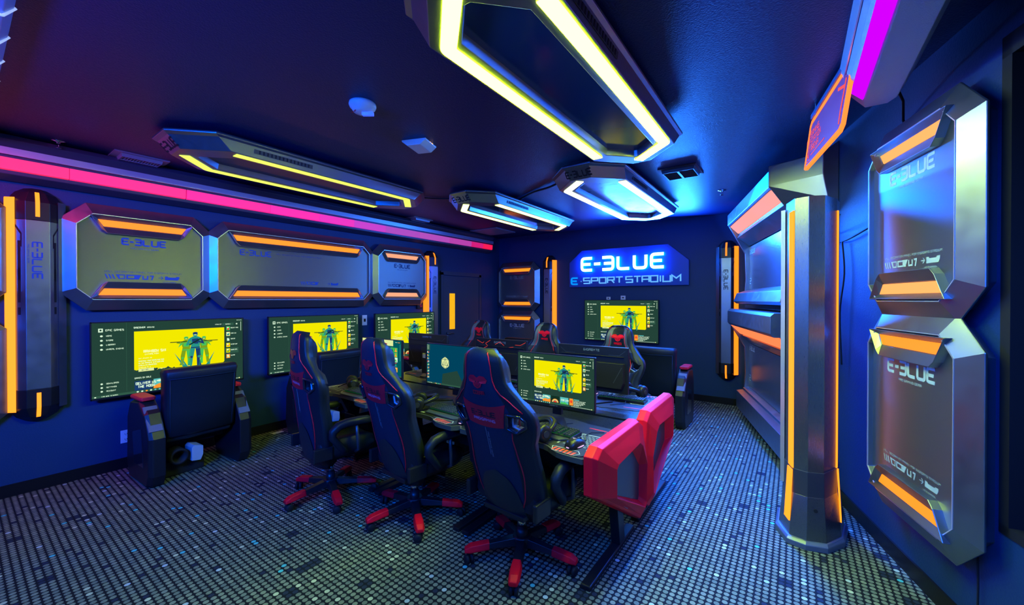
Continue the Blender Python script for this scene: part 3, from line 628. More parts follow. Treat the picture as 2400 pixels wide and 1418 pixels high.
p0, p1, p2 = RW(.35, .02), RW(.0, .03), RW(-.42, .02)
cable('loose black cable running behind the floor pillar to the upper wall panel', [(.26, 3.62, 2.2), (p0.x, p0.y, 2.12), (p1.x, p1.y, 2.05), (p2.x, p2.y, 2.1)], .006)
cable('black cable hanging down the wall behind the floor pillar', [(p1.x, p1.y, 2.05), (p1.x + .01, p1.y - .04, 1.8), (p1.x - .012, p1.y, 1.5), (p1.x, p1.y, 1.1)], .006)
q = RW(-1.33, .015)
cable('thin dark cable hanging below the lower right wall panel', [(q.x, q.y, .46), (q.x, q.y - .01, .3), (q.x, q.y, .12), (q.x, q.y, .02)], .004)

# ------------------------------------------------------------------ lit sign on the back wall
t = thing('wall_sign', 'blue glowing E-BLUE E-SPORT STADIUM sign on the back wall above the television', 'sign', (-2.43, YB, 0), 0)
f = MB(); f.prism([(-1.06, 1.84), (1.06, 1.84), (1.06, 2.24), (.74, 2.52), (-.80, 2.52), (-1.06, 2.30)], W, .012, .05); f.build('backboard', mat('sign_board', (.01, .07, .40), .35), t, .004)
f = MB(); GLW = glow('sign_white', (.85, .93, 1.0), 3.0); GBL = glow('sign_blue_halo', (.0, .12, 1.0), 60)
text(f, 'E-3LUE', -.775, 2.145, .215, W, 0, wr=.92, gap=.42, t=.23, rad=.25, depth=.02, sm=1, o=.085); f.build('lit_letters', [GLW, GBL], t)
f = MB(); GB2 = glow('sign_small', (.12, .42, 1.0), 1.2); GB3 = glow('sign_cyan', (.0, .28, 1.0), 1.1)
text(f, 'E', -1.01, 1.895, .115, W, 1, wr=1.1, t=.26, rad=.3, depth=.012, o=.055)
text(f, '.SPORT', -.83, 1.905, .10, W, 0, wr=1.22, gap=.33, t=.2, depth=.012, o=.055)
text(f, 'STADIUM', .04, 1.905, .10, W, 0, wr=1.15, gap=.26, t=.2, depth=.012, o=.055)
f.build('small_letters', [GB2, GB3], t)

# ------------------------------------------------------------------ small wall fittings
def plate(name, label, cat, loc, rz, w, h, m=M_WHITEP, kind='outlet', group=None):
    t = thing(name, label, cat, loc, rz, group)
    f = MB(); f.box((0, -.004, 0), (w, .008, h)); f.build('cover_plate', m, t, .002)
    f = MB()
    if kind == 'outlet':
        for z in (.025, -.025):
            f.box((-.007, -.009, z), (.003, .002, .012)); f.box((.007, -.009, z), (.003, .002, .012)); f.box((0, -.009, z - .012), (.005, .002, .005))
        f.build('socket_slot', M_BLACKM, t)
    elif kind == 'thermostat':
        f.box((0, -.009, h * .22), (w * .4, .002, h * .2)); f.build('display', M_BLACKM, t)
    else:
        f.box((0, -.009, 0), (w * .4, .002, h * .3)); f.build('opening', M_BLACKM, t)
    return t
plate('wall_outlet', 'white wall outlet low on the left wall behind the lounge seat arm', 'outlet', (XL, .965, .30), LR, .075, .12)
plate('wall_plate', 'white wall plate between the middle and far televisions on left wall', 'wall plate', (XL, 3.555, 1.30), LR, .08, .15, kind='x')
plate('thermostat', 'small white thermostat on the back wall left of the stacked panels', 'thermostat', (-5.10, YB, 1.16), 0, .12, .12, kind='thermostat')
plate('wall_plate', 'left one of two small pale wall plates above the back television', 'wall plate', (-2.73, YB, 1.63), 0, .075, .05, kind='x', group='wall plates above the back television')
plate('wall_plate', 'right one of two small pale wall plates above the back television', 'wall plate', (-2.46, YB, 1.64), 0, .085, .07, kind='x', group='wall plates above the back television')
t = thing('exit_route_sign', 'tiny grey EXIT ROUTE sign on the back wall above the thermostat', 'sign', (-5.10, YB, 1.38), 0)
f = MB(); f.box((0, -.003, 0), (.09, .006, .10)); f.build('sign_plate', M_WALL, t)
f = MB(); text(f, 'EXIT', 0, .008, .022, W, 0, o=.007, center=True); text(f, 'ROUTE', 0, -.03, .022, W, 0, o=.007, center=True); f.build('lettering', M_GREYP, t)
t = thing('sensor_box', 'small dark box with a red ring above the far left television', 'sensor', (XL, 4.60, 1.50), LR)
f = MB(); f.box((0, -.02, 0), (.12, .04, .10)); f.build('box', M_BLACK, t, .004)
f = MB(); f.ribbon([(.02 + .018 * math.cos(a * PI / 6), .018 * math.sin(a * PI / 6)) for a in range(13)], .004, W, 0, 0, 0, None, .041); f.build('ring_mark', glow('red_ring', (1, .02, .08), .7), t)

# ------------------------------------------------------------------ screens
def screen_mats():
    L = [('bg', (.017, .055, .040)), ('yel', (.90, .82, .0)), ('white', (.72, .95, .70)), ('teal', (.02, .30, .24)), ('navy', (.010, .045, .16)), ('olive', (.20, .36, .015)),
         ('green', (.06, .55, .10)), ('orange', (1.0, .32, .03)), ('red', (.85, .05, .03)), ('sky', (.10, .52, .50)), ('dk', (.006, .030, .018)), ('mid', (.03, .10, .065)), ('paley', (.95, 1.0, .40)), ('cream', (.75, .85, .35)), ('desk', (.0, .055, .11)), ('dteal', (.0, .10, .11))]
    return [glow('scr_' + n, c, 1.0, (.0, .0, .0)) for n, c in L], {n: i for i, (n, c) in enumerate(L)}
SM, SI = screen_mats()
class Scr:
    def __init__(s, w, h): s.mb = MB(); s.w = w; s.h = h
    def P(s, x, y, l): return Vector(((x - .5) * s.w, -.0003 * l, (.5 - y) * s.h))
    def poly(s, pts, c, l): s.mb.poly([s.P(x, y, l) for x, y in pts][::-1], SI[c])
    def rect(s, x0, y0, x1, y1, c, l): s.poly([(x0, y0), (x1, y0), (x1, y1), (x0, y1)], c, l)
    def ell(s, x, y, rx, ry, c, l, n=14): s.poly([(x + rx * math.cos(2 * PI * k / n), y + ry * math.sin(2 * PI * k / n)) for k in range(n)], c, l)
    def bar(s, pts, t, c, l):
        fn = lambda x, y, o: Vector(((x / s.w + .5 - .5) * s.w, -.0003 * l, y))
        s.mb.ribbon([((x - .5) * s.w, (.5 - y) * s.h) for x, y in pts], t * s.h, lambda x, y, o: Vector((x, -.0003 * l, y)), SI[c])
    def txt(s, st, x, y, h, c, l, wr=.6, t=.2, gap=.3):
        text(s.mb, st, (x - .5) * s.w, (.5 - y) * s.h, h * s.h, lambda a, b, o: Vector((a, -.0003 * l, b)), SI[c], wr=wr, t=t, gap=gap)
def soldier(S, x, y, k, a, b, mirror=1, aim=False):
    X = lambda q: x + q * k * .5625 * mirror
    Yv = lambda q: y + q * k
    S.ell(X(0), Yv(-.40), .034 * k, .062 * k, a, 4); S.ell(X(0), Yv(-.435), .036 * k, .036 * k, b, 5); S.rect(min(X(-.03), X(.03)), Yv(-.40), max(X(-.03), X(.03)), Yv(-.375), 'cream', 6)
    S.poly([(X(-.15), Yv(-.29)), (X(-.05), Yv(-.345)), (X(.05), Yv(-.345)), (X(.15), Yv(-.29)), (X(.11), Yv(-.10)), (X(.12), Yv(.02)), (X(-.12), Yv(.02)), (X(-.10), Yv(-.10))], a, 3)
    S.poly([(X(-.08), Yv(-.27)), (X(.08), Yv(-.28)), (X(.07), Yv(-.12)), (X(-.07), Yv(-.13))], b, 4); S.rect(min(X(-.11), X(.11)), Yv(-.03), max(X(-.11), X(.11)), Yv(0), b, 4)
    S.poly([(X(-.12), Yv(.01)), (X(-.005), Yv(.01)), (X(-.04), Yv(.22)), (X(-.06), Yv(.30)), (X(-.08), Yv(.50)), (X(-.19), Yv(.50)), (X(-.15), Yv(.36)), (X(-.155), Yv(.20))], a, 3)
    S.poly([(X(.005), Yv(.01)), (X(.12), Yv(.01)), (X(.14), Yv(.22)), (X(.11), Yv(.34)), (X(.15), Yv(.52)), (X(.04), Yv(.52)), (X(.035), Yv(.30))], b, 3)
    S.ell(X(-.10), Yv(.26), .022 * k, .035 * k, b, 4, 8); S.ell(X(.09), Yv(.26), .022 * k, .035 * k, a, 4, 8)
    if aim:
        S.bar([(X(.12), Yv(-.27)), (X(-.10), Yv(-.24)), (X(-.26), Yv(-.28))], .05 * k, a, 4); S.bar([(X(.02), Yv(-.30)), (X(-.44), Yv(-.30))], .025 * k, 'dk', 5); S.bar([(X(-.13), Yv(-.26)), (X(-.20), Yv(-.14)), (X(-.08), Yv(-.27))], .045 * k, b, 4)
    else:
        S.bar([(X(-.14), Yv(-.27)), (X(-.19), Yv(-.12)), (X(-.03), Yv(-.14))], .055 * k, a, 5); S.bar([(X(.14), Yv(-.27)), (X(.19), Yv(-.14)), (X(.05), Yv(-.20))], .055 * k, b, 5); S.bar([(X(-.14), Yv(-.10)), (X(.14), Yv(-.27))], .035 * k, 'dk', 6)
def store_screen(w, h):
    S = Scr(w, h); S.rect(0, 0, 1, 1, 'bg', 0); rnd = random.Random(3)
    S.rect(.19, 0, .192, .95, 'mid', 1)
    S.rect(.035, .075, .06, .125, 'white', 1); S.rect(.042, .087, .053, .11, 'bg', 2); S.txt('EPIC GAMES', .075, .112, .022, 'white', 1)
    for y, s_ in ((.185, 'HOME'), (.245, 'STORE'), (.305, 'LIBRARY'), (.365, 'UNREAL ENGINE')): S.ell(.052, y - .008, .008, .013, 'white', 1, 8); S.txt(s_, .078, y, .016, 'white', 1)
    for y, s_ in ((.825, 'DOWNLOADS'), (.875, 'SETTINGS'), (.925, 'ACCOUNT')): S.ell(.052, y - .008, .007, .012, 'white', 1, 8); S.txt(s_, .078, y, .015, 'white', 1)
    S.txt('DISCOVER', .235, .09, .018, 'white', 1, t=.28); S.txt('BROWSE', .315, .09, .015, 'white', 1)
    S.txt('WISHLIST', .78, .09, .014, 'white', 1); S.rect(.835, .065, .925, .105, 'mid', 1); S.txt('SEARCH', .86, .092, .013, 'white', 2); S.ell(.95, .085, .007, .012, 'white', 1, 8)
    for x in (.955, .97, .985): S.rect(x - .004, .02, x + .004, .03, 'white', 1)
    # hero banner with a generic trio of soldiers
    S.rect(.235, .135, .85, .70, 'yel', 1)
    pts = [(.235, .70)]; x = .235
    while x < .85: pts.append((x, .66 + rnd.random() * .045 + (.06 if .5 < x < .84 else 0) - (.03 if x > .8 else 0))); x += .014
    pts += [(.85, .68), (.85, .80), (.235, .80)]; S.poly(pts, 'bg', 2)
    for x0, y0, x1, y1, t_ in ((.485, .48, .555, .70, .022), (.535, .56, .575, .72, .02), (.775, .50, .72, .70, .02), (.745, .60, .73, .72, .016), (.665, .56, .66, .72, .014), (.60, .60, .60, .72, .014)):
        S.poly([(x0, y0), (x1 + t_ * .5, y1), (x1 - t_ * .5, y1)], 'teal', 3)
    soldier(S, .568, .455, .44, 'olive', 'green', 1, True); soldier(S, .695, .455, .42, 'olive', 'green', -1, True); soldier(S, .632, .43, .52, 'teal', 'navy', 1)
    S.txt('RAINBOW SIX', .293, .44, .032, 'paley', 2, wr=.5, t=.3); S.txt('EXTRACTION', .30, .475, .018, 'paley', 2)
    S.txt('OUT JANUARY 20', .262, .525, .012, 'paley', 2)
    for k, s_ in enumerate(('ASSEMBLE YOUR SQUAD AND TAKE', 'ON THE PARASITE IN A COOP FPS', 'LEAD ELITE OPERATORS')): S.txt(s_, .262, .565 + k * .03, .014, 'white', 2, wr=.45)
    S.txt('STARTING AT 39', .262, .655, .012, 'paley', 2); S.rect(.26, .665, .355, .705, 'cream', 3); S.txt('BUY NOW', .28, .692, .012, 'bg', 4); S.ell(.372, .685, .008, .014, 'bg', 3, 8); S.txt('WISHLIST', .385, .692, .012, 'paley', 3)
    cs = ['green', 'cream', 'mid', 'yel', 'yel', 'orange']
    for k, y in enumerate((.155, .245, .335, .425, .515, .605)):
        if k == 4: S.rect(.855, y - .04, .965, y + .045, 'mid', 1)
        S.rect(.866, y - .032, .896, y + .034, cs[k], 2); S.rect(.872, y - .012, .89, y + .022, ('red', 'teal', 'white', 'orange', 'olive', 'cream')[k], 3); S.ell(.878, y - .012, .007, .012, 'white', 4, 8)
        S.txt(('ROCKET RIDE', 'FARM SIM', 'SOCCER', 'MOTOR CUP', 'SQUAD OPS', 'ISLAND')[k], .902, y, .015, 'white', 3, wr=.42)
    S.rect(.983, .05, .9865, .20, 'white', 1)
    S.txt('GAMES ON SALE', .238, .80, .018, 'white', 3, wr=.5)
    S.rect(.237, .835, .34, .965, 'navy', 1); S.txt('DELIVER US', .245, .885, .030, 'white', 2, wr=.5, t=.26); S.txt('THE MOON', .258, .932, .030, 'white', 2, wr=.5, t=.26)
    S.rect(.352, .83, .455, .965, 'sky', 1); S.poly([(.352, .93), (.39, .90), (.42, .915), (.455, .89), (.455, .965), (.352, .965)], 'orange', 2); S.ell(.40, .86, .03, .016, 'white', 2); S.ell(.43, .875, .02, .012, 'white', 2)
    S.rect(.466, .83, .57, .965, 'dk', 1)
    for r, c in ((.044, 'orange'), (.036, 'cream'), (.028, 'dk'), (.020, 'red')): S.poly([(.518 + r * math.cos(PI * k / 10), .955 - r * 1.6 * math.sin(PI * k / 10)) for k in range(11)], c, 2 + int((.044 - r) * 125))
    S.rect(.583, .83, .687, .965, 'sky', 1); S.txt('FAR CRY', .595, .905, .032, 'white', 2, wr=.55, t=.24); S.poly([(.583, .965), (.60, .92), (.62, .94), (.64, .92), (.687, .965)], 'green', 2)
    S.rect(.70, .83, .745, .965, 'orange', 1); S.ell(.722, .89, .013, .03, 'red', 2)
    S.rect(.75, .835, .82, .85, 'sky', 1)
    for k in range(6): S.txt(('GET A FREE COPY OF THE CITY BUILDER', 'THIS WEEK ONLY WITH EVERY ORDER', 'MORE INFORMATION ON THE SALE PAGE', 'FREE NOW UNTIL NEXT THURSDAY', 'CLAIM YOUR BONUS TODAY', 'LEARN MORE HERE')[k], .75, .872 + k * .019, .011, 'white', 2, wr=.45, t=.24)
    S.rect(0, .968, .70, 1.0, 'mid', 3); S.txt('TYPE HERE TO SEARCH', .05, .992, .012, 'white', 4, wr=.45); S.rect(.012, .978, .022, .992, 'white', 4)
    for k, c in enumerate(('white', 'white', 'orange', 'white', 'sky', 'sky', 'sky', 'white')): S.ell(.255 + k * .027, .984, .007, .011, c, 4, 8)
    S.rect(.72, .982, .96, .988, 'white', 2); S.rect(.965, .976, .975, .992, 'paley', 2)
    return S.mb
def desktop_screen(w, h):
    S = Scr(w, h); S.rect(0, 0, 1, 1, 'desk', 0); S.rect(.0, .012, .065, .17, 'mid', 1)
    for k in range(5): S.rect(.012, .03 + k * .026, .035 + (k % 2) * .015, .036 + k * .026, 'white', 2)
    cols_ = ['white', 'red', 'orange', 'green', 'orange', 'sky', 'red', 'white', 'green', 'cream', 'sky', 'orange', 'green', 'white', 'red', 'cream', 'orange', 'cream']
    for k in range(18):
        x = .016 if k % 2 == 0 else .038; y = .21 + (k // 2) * .079
        S.ell(x, y, .009, .018, cols_[k], 1, 10); S.rect(x - .008, y + .022, x + .008, y + .03, 'white', 1)
    # twenty sided die
    cx, cy = .37, .44; k = .15; X = lambda a: cx + a * k * .5625
    hexp = [(0, -1), (.87, -.5), (.87, .5), (0, 1), (-.87, .5), (-.87, -.5)]
    S.poly([(X(a), cy + b * k) for a, b in hexp], 'cream', 1)
    tri = [(0, -.62), (.58, .38), (-.58, .38)]
    ln = [[tri[0], tri[1], tri[2], tri[0]], [tri[0], hexp[0]], [tri[0], hexp[1]], [tri[0], hexp[5]], [tri[1], hexp[1]], [tri[1], hexp[2]], [tri[1], hexp[3]], [tri[2], hexp[3]], [tri[2], hexp[4]], [tri[2], hexp[5]]]
    for l in ln: S.bar([(X(a), cy + b * k) for a, b in l], .010, 'desk', 2)
    S.bar([(X(-.12), cy + .25 * k), (X(0), cy - .15 * k), (X(.12), cy + .25 * k)], .010, 'desk', 2)
    S.poly([(.32, .72), (.6, .6), (.75, 1), (.3, 1)], 'bg', 1)
    S.rect(0, .965, 1, 1, 'mid', 2); S.txt('TYPE HERE TO SEARCH', .02, .99, .012, 'white', 3, wr=.45)
    for k_, c in enumerate(('orange', 'white', 'green', 'sky', 'sky', 'red')): S.rect(.17 + k_ * .02, .975, .182 + k_ * .02, .992, c, 3)
    return S.mb
def library_screen(w, h):
    S = Scr(w, h); S.rect(0, 0, 1, 1, 'dteal', 0); S.rect(.0, .0, .80, .16, 'cream', 1); rnd = random.Random(5)
    for r in range(5):
        for c in range(9):
            x = .12 + c * .088; y = .20 + r * .135
            k = rnd.choice(['cream', 'orange', 'sky', 'green', 'cream', 'paley', 'teal', 'white', 'dteal', 'cream']); S.rect(x, y, x + .08, y + .125, k, 2)
            k2 = rnd.choice(['dk', 'cream', 'teal', 'orange', 'navy', 'green']); S.poly([(x + .01, y + .11), (x + .04, y + .03), (x + .07, y + .11)], k2, 3)
            S.rect(x + .02, y + .018, x + .06, y + .03, rnd.choice(['white', 'red', 'navy']), 3)
    S.rect(.85, .05, .90, .058, 'white', 2); S.ell(.925, .053, .008, .014, 'orange', 2, 8); S.ell(.95, .053, .008, .014, 'orange', 2, 8)
    S.rect(.965, .10, .969, .55, 'sky', 2)
    S.rect(0, .965, 1, 1, 'mid', 3)
    return S.mb
TVW, TVH = 1.205, .70
def television(label, loc, rz, w=TVW, h=TVH, wd_=.044):
    t = thing('television', label, 'television', loc, rz, 'wall mounted televisions showing the game store')
    f = MB(); f.box((0, -.0475, 0), (w, .035, h)); f.box((0, -.02, -.03), (w * .6, .03, h * .5)); f.build('housing', M_BLACK, t, .004)
    f = MB(); f.box((0, -.03 + (wd_ + .026) / 2, 0), (.3, wd_ + .026, .3)); f.box((0, wd_ - .008, 0), (.42, .012, .36)); f.build('wall_bracket', M_DGREY, t)
    mb = store_screen(w - .018, h - .024)
    o = mb.build('screen', SM, t, fix=False, loc=(0, -.0655, .004))
    f = MB()
    for sg in (-1, 1): f.box((sg * (w / 2 - .004), -.0665, 0), (.008, .004, h))
    for sg in (-1, 1): f.box((0, -.0665, sg * (h / 2 - .005)), (w, .004, .010))
    f.build('bezel', M_BLACK, t)
    return t
GT = None
for lb, y in (('leftmost television on the left wall, behind the lounge seat with red arm', 1.32), ('middle television on the left wall, behind the first racing chair', 2.785), ('rightmost television on the left wall, next to the pillar by the door', 4.235)):
    wo = .13 if y > 4 else .046; television(lb, (XL + wo, y - (.05 if y > 4 else 0), 1.05), LR, TVW - (.03 if y > 4 else 0), wd_=wo - .002)
television('television on the back wall under the lit sign', (-2.485, YB - .046, 1.235), 0, 1.33, .735)

# ------------------------------------------------------------------ racing chair
def hw_of(z):           # half width of the backrest by height above floor
    K = [(.29, .13), (.33, .19), (.40, .232), (.50, .262), (.62, .270), (.74, .258), (.83, .262), (.89, .290), (.95, .302), (1.00, .282), (1.05, .236), (1.10, .185), (1.16, .150), (1.23, .139), (1.28, .128), (1.31, .105), (1.33, .07)]
    if z <= K[0][0]: return K[0][1]
    for (a, b), (c, d) in zip(K, K[1:]):
        if z <= c:
            q = (z - a) / (c - a); q = q * q * (3 - 2 * q); return b + (d - b) * q
    return K[-1][1]
def yb_of(z): return -.145 - (z - .29) * .33 + (.04 * max(0, z - 1.12) / .2 if z > 1.12 else 0)     # rear surface centre line
def rearp(s, z, off=0.0):
    h = hw_of(z); bulge = .036 if z < 1.05 else .036 * max(.6, 1 - (z - 1.05) * 3)
    a = abs(s); y = yb_of(z) + bulge * 1.8 * (a ** 2.6) + .0
    top = max(0, z - 1.27) / .06; y += top * top * .025
    bot = max(0, .40 - z) / .10; y += bot * bot * .03
    return Vector((s * h, y - off, z))
def frontp(s, z):
    h = hw_of(z); a = abs(s)
    th = .085 + (.075 * math.exp(-((a - .80) / .22) ** 2) if z < 1.06 else .035 * math.exp(-((a - .8) / .25) ** 2))
    if z > 1.06: th += .02 * math.exp(-((z - 1.2) / .07) ** 2)
    if z < .9: th += .02 * math.exp(-((z - .68) / .12) ** 2) * (1 - a)
    top = max(0, z - 1.24) / .09; th *= max(.22, 1 - top * top * .75)
    bot = max(0, .40 - z) / .11; th *= max(.4, 1 - bot * bot * .5)
    p = Vector((s * h * .985, yb_of(z) + th, z))
    edge = rearp(s, z).y
    if a > .92: p.y = max(edge + .03, min(p.y, edge + .055))
    else: p.y = max(p.y, edge + .035)
    return p
def build_chair():
    t = thing('racing_chair', '', 'chair')
    ZS = [.29, .305, .33, .365, .40, .43, .47, .52, .58, .64, .70, .76, .82, .88, .93, .97, 1.0, 1.03, 1.07, 1.11, 1.15, 1.19, 1.23, 1.26, 1.285, 1.305, 1.32, 1.33]
    SS = [-1, -.96, -.88, -.76, -.62, -.46, -.3, -.15, 0, .15, .3, .46, .62, .76, .88, .96, 1]
    f = MB(); f.loft([[rearp(s, z) for s in SS] + [frontp(s, z) for s in SS[::-1]] for z in ZS], 0, True, True)
    back = f.build('backrest', [M_LEATH, M_LEATHB], t)
    # harness openings cut through the shoulders
    cuts = []
    for sg in (-1, 1):
        f = MB(); hole = [(.148, .905), (.200, .885), (.258, .925), (.258, .958), (.232, .980), (.160, .985)]
        pts = [(sg * x, z) for x, z in hole]
        f.loft([[Vector((x, -.6, z)) for x, z in pts], [Vector((x, .3, z)) for x, z in pts]]); c = f.build('cutter', M_BLACK)
        m = back.modifiers.new('b', 'BOOLEAN'); m.operation = 'DIFFERENCE'; m.object = c; m.solver = 'EXACT'; cuts.append(c)
        f = MB()
        loop = []
        for i in range(len(pts)):
            a, b = Vector(pts[i]), Vector(pts[(i + 1) % len(pts)])
            for k in range(4): loop.append(a.lerp(b, k / 4))
        loop.append(loop[0])
        def yy(x, z): s = max(-1, min(1, x / hw_of(z))); return rearp(s, z).y
        f.tube([Vector((p_.x, yy(p_.x, p_.y) - .003, p_.y)) for p_ in loop], .009, 8, 0, False); f.build('harness_rim', M_GLOSSB, t)
        f = MB(); f.tube([Vector((p_.x, yy(p_.x, p_.y) + .05, p_.y)) for p_ in loop], .006, 8, 0, False); f.build('harness_trim', M_WHITEP, t)
    dg = bpy.context.evaluated_depsgraph_get(); dg.update()
    me = bpy.data.meshes.new_from_object(back.evaluated_get(dg)); me.name = 'backrest'
    back.modifiers.clear(); back.data = me
    for c in cuts: bpy.data.objects.remove(c)
    me.materials.clear(); me.materials.append(M_LEATH); me.materials.append(M_LEATHB); me.materials.append(M_GREYL)
    for p_ in me.polygons:
        c = p_.center; s = abs(c.x) / hw_of(c.z); p_.use_smooth = True
        if p_.normal.y < -.2 and s < .62: p_.material_index = 1
        elif p_.normal.y > .1 and (.45 < s < .8) and c.z > 1.08: p_.material_index = 2
        elif p_.normal.y > .1 and s < .55: p_.material_index = 2 if c.z < .9 and s > .3 else 0
    # red piping on the rear, and around the head
    def sp(z): return .62 if z > 1.05 else .70
    for sg in (-1, 1):
        f = MB(); zz = [.40 + i * .02 for i in range(25)]
        f.tube([rearp(sg * (.60 + .1 * math.sin((z - .40) / .48 * PI)), z, .002) for z in zz if z < .885], .0035, 6); f.build('piping', M_PIPE, t)
        f = MB(); P_ = [rearp(sg * (.88 - .22 * min(1, (z - 1.0) / .12)) if z < 1.12 else sg * .66, z, .002) for z in [1.0, 1.03, 1.06, 1.09, 1.12, 1.16, 1.2, 1.24, 1.27, 1.29, 1.305]]
        P_ += [Vector((sg * .66 * hw_of(1.32), rearp(.66, 1.32).y + .02, 1.322)), Vector((sg * .85 * hw_of(1.29), frontp(.8, 1.29).y, 1.295))]
        f.tube(P_, .0035, 6); f.build('piping', M_PIPE, t)
        f = MB(); f.tube([frontp(sg * .55, z) + Vector((0, .002, 0)) for z in [.5 + i * .03 for i in range(26)]], .0035, 6); f.build('piping', M_PIPE, t)
    # red band between the openings
    f = MB(); n = 10; rows = 5
    def band(i, j, off=.0022):
        u = -1 + 2 * i / n; zt = 1.01 + .028 * u * u + (.0); zb = .890 + .012 * u * u; z = zb + (zt - zb) * j / rows
        x = u * (.128 + .03 * j / rows); return rearp(x / hw_of(z), z, off)
    f.loft([[band(i, j) for i in range(n + 1)] for j in range(rows + 1)], 0, False, True, False); f.build('back_band', M_REDL, t, fix=False)
    def R(u, v, o=0): return rearp(max(-1, min(1, u / hw_of(v))), v, .0035)
    Rr = lambda u, v, o=0: R(u, v)
    f = MB(); text(f, 'E-3LUE', 0, .955, .026, Rr, 0, wr=1.0, gap=.3, t=.22, center=True); text(f, 'PRO-GAMING', 0, .925, .014, Rr, 1, wr=.9, t=.22, center=True); f.build('band_lettering', [M_BLACKM, mat('pink_print', (.75, .25, .4), .5)], t, fix=False)
    # emblem (spread hood shape with a face) on both sides of the head
    HOOD = [(-.070, .022), (-.052, .040), (-.022, .043), (0, .030), (.022, .043), (.052, .040), (.070, .022), (.060, .004), (.034, .002), (.024, -.020), (0, -.030), (-.024, -.020), (-.034, .002), (-.060, .004)]
    def emblem(fn, nm, zc):
        f = MB(); 
        for i in range(len(HOOD)):
            a = HOOD[i]; b = HOOD[(i + 1) % len(HOOD)]; f.poly([fn(0, zc + .008), fn(a[0], zc + a[1]), fn(b[0], zc + b[1])])
        text(f, 'COBRA', 0, zc - .062, .018, fn, 0, t=.3, gap=.2, center=True, wr=.7)
        for dx in (-.011, .011): f.poly([fn(dx - .006, zc + .008), fn(dx, zc + .002), fn(dx + .006, zc + .012)], 1)
        f.ribbon([(-.02, zc + .0), (-.012, zc - .014), (0, zc - .018), (.012, zc - .014), (.02, zc + .0)], .003, fn, 1)
        f.build(nm, [M_REDL if nm == 'rear_emblem' else M_REDP, M_BLACK], t, fix=False)
    emblem(Rr, 'rear_emblem', 1.14)
    emblem(lambda u, v, o=0: frontp(u / hw_of(v), v) + Vector((0, .004, 0)), 'front_emblem', 1.20)
    # recessed dark lower shell
    f = MB(); n = 8; rows = 9
    def low(i, j):
        z = .30 + j * .33 / rows; k = math.sqrt(max(0.0, 1 - (j / rows) ** 3)); x = (-1 + 2 * i / n) * .155 * k + .0; return rearp(x / hw_of(z), z, .003 + .004 * (1 if 0 < j < rows else 0))
    f.loft([[low(i, j) for i in range(n + 1)] for j in range(rows + 1)], 0, False, True, False); f.build('lower_shell', mat('dark_shell', (.012, .02, .022), .5), t, fix=False)
    f = MB(); f.tube([rearp(-.02, z, .002) for z in (.885, .8, .72)], .0012, 5); 
    text(f, 'PRO GAMING GEAR', -.86, .004, .009, lambda u, v, o: rearp(v / hw_of(-u) * 1.0, -u, .003), 0); f.build('centre_seam', M_GREYP, t, fix=False)
    # seat
    f = MB(); rings = []
    for y, hw_, z0, z1, bol in ((-.17, .22, .40, .485, .03), (-.14, .245, .385, .505, .05), (-.05, .262, .375, .50, .06), (.10, .262, .375, .50, .055), (.20, .255, .38, .505, .045), (.255, .245, .395, .50, .02), (.275, .23, .42, .475, .0)):
        top = [(-1, .3), (-.97, .8), (-.88, 1.0), (-.7, .95), (-.5, .5), (0, .35), (.5, .5), (.7, .95), (.88, 1.0), (.97, .8), (1, .3)]
        ring = [Vector((s * hw_, y, z0 + (z1 - z0) * .8 + bol * (k if k > .3 else k) if k > .3 else z0 + (z1 - z0) * .4)) for s, k in top]
        ring += [Vector((.9 * hw_, y, z0)), Vector((-.9 * hw_, y, z0))]; rings.append(ring)
    f.loft(rings, 0, True, True); f.build('seat', M_LEATH, t)
    f = MB()
    for sg in (-1, 1): f.tube([Vector((sg * hw_ * .62, y, z)) for y, hw_, z in ((-.13, .255, .513), (-.05, .262, .515), (.10, .262, .513), (.2, .255, .512), (.262, .245, .49))], .0035, 6)
    f.build('seat_piping', M_PIPE, t)
    # armrests: swept padded loops
    for sg in (-1, 1):
        f = MB(); x = sg * .315
        f.tube([(x * .80, .02, .43), (x * .95, .0, .44), (x, -.03, .47), (x, -.075, .53), (x, -.105, .57), (x, -.10, .61), (x, -.06, .645), (x, .0, .658), (x, .10, .658), (x, .17, .654), (x, .20, .642)], [.018, .02, .024, .026, .028, .032, .034, .034, .034, .032, .018], 10); f.build('armrest', M_LEATH, t)
        f = MB(); f.tube([(x * .78, .10, .40), (x * .97, .10, .43), (x * .99, .09, .52), (x, .08, .64)], .013, 8); f.build('arm_bracket', M_DGREY, t)
    f = MB(); f.box((0, -.01, .355), (.30, .34, .03)); f.box((0, 0, .33), (.16, .2, .04)); f.tube([(.1, .05, .345), (.27, .07, .34)], .007, 6); f.build('tilt_mechanism', M_BLACK, t, .004)
    for sg in (-1, 1):
        f = MB(); f.box((sg * .255, -.15, .44), (.03, .14, .10)); f.build('hinge_cover', M_BLACK, t, .008)
    f = MB(); f.lathe([(.05, .32), (.05, .27), (.028, .265), (.028, .19), (.034, .19), (.034, .10)], 18); f.build('gas_lift', M_BLACK, t)
    f = MB(); f.lathe([(.0285, .25), (.0285, .20)], 18); f.build('lift_sleeve', M_CHROME, t)
    # five star base
    f = MB(); f.lathe([(.055, .145), (.06, .125), (.06, .085), (.05, .075)], 20); f.build('base_hub', M_BLACK, t)
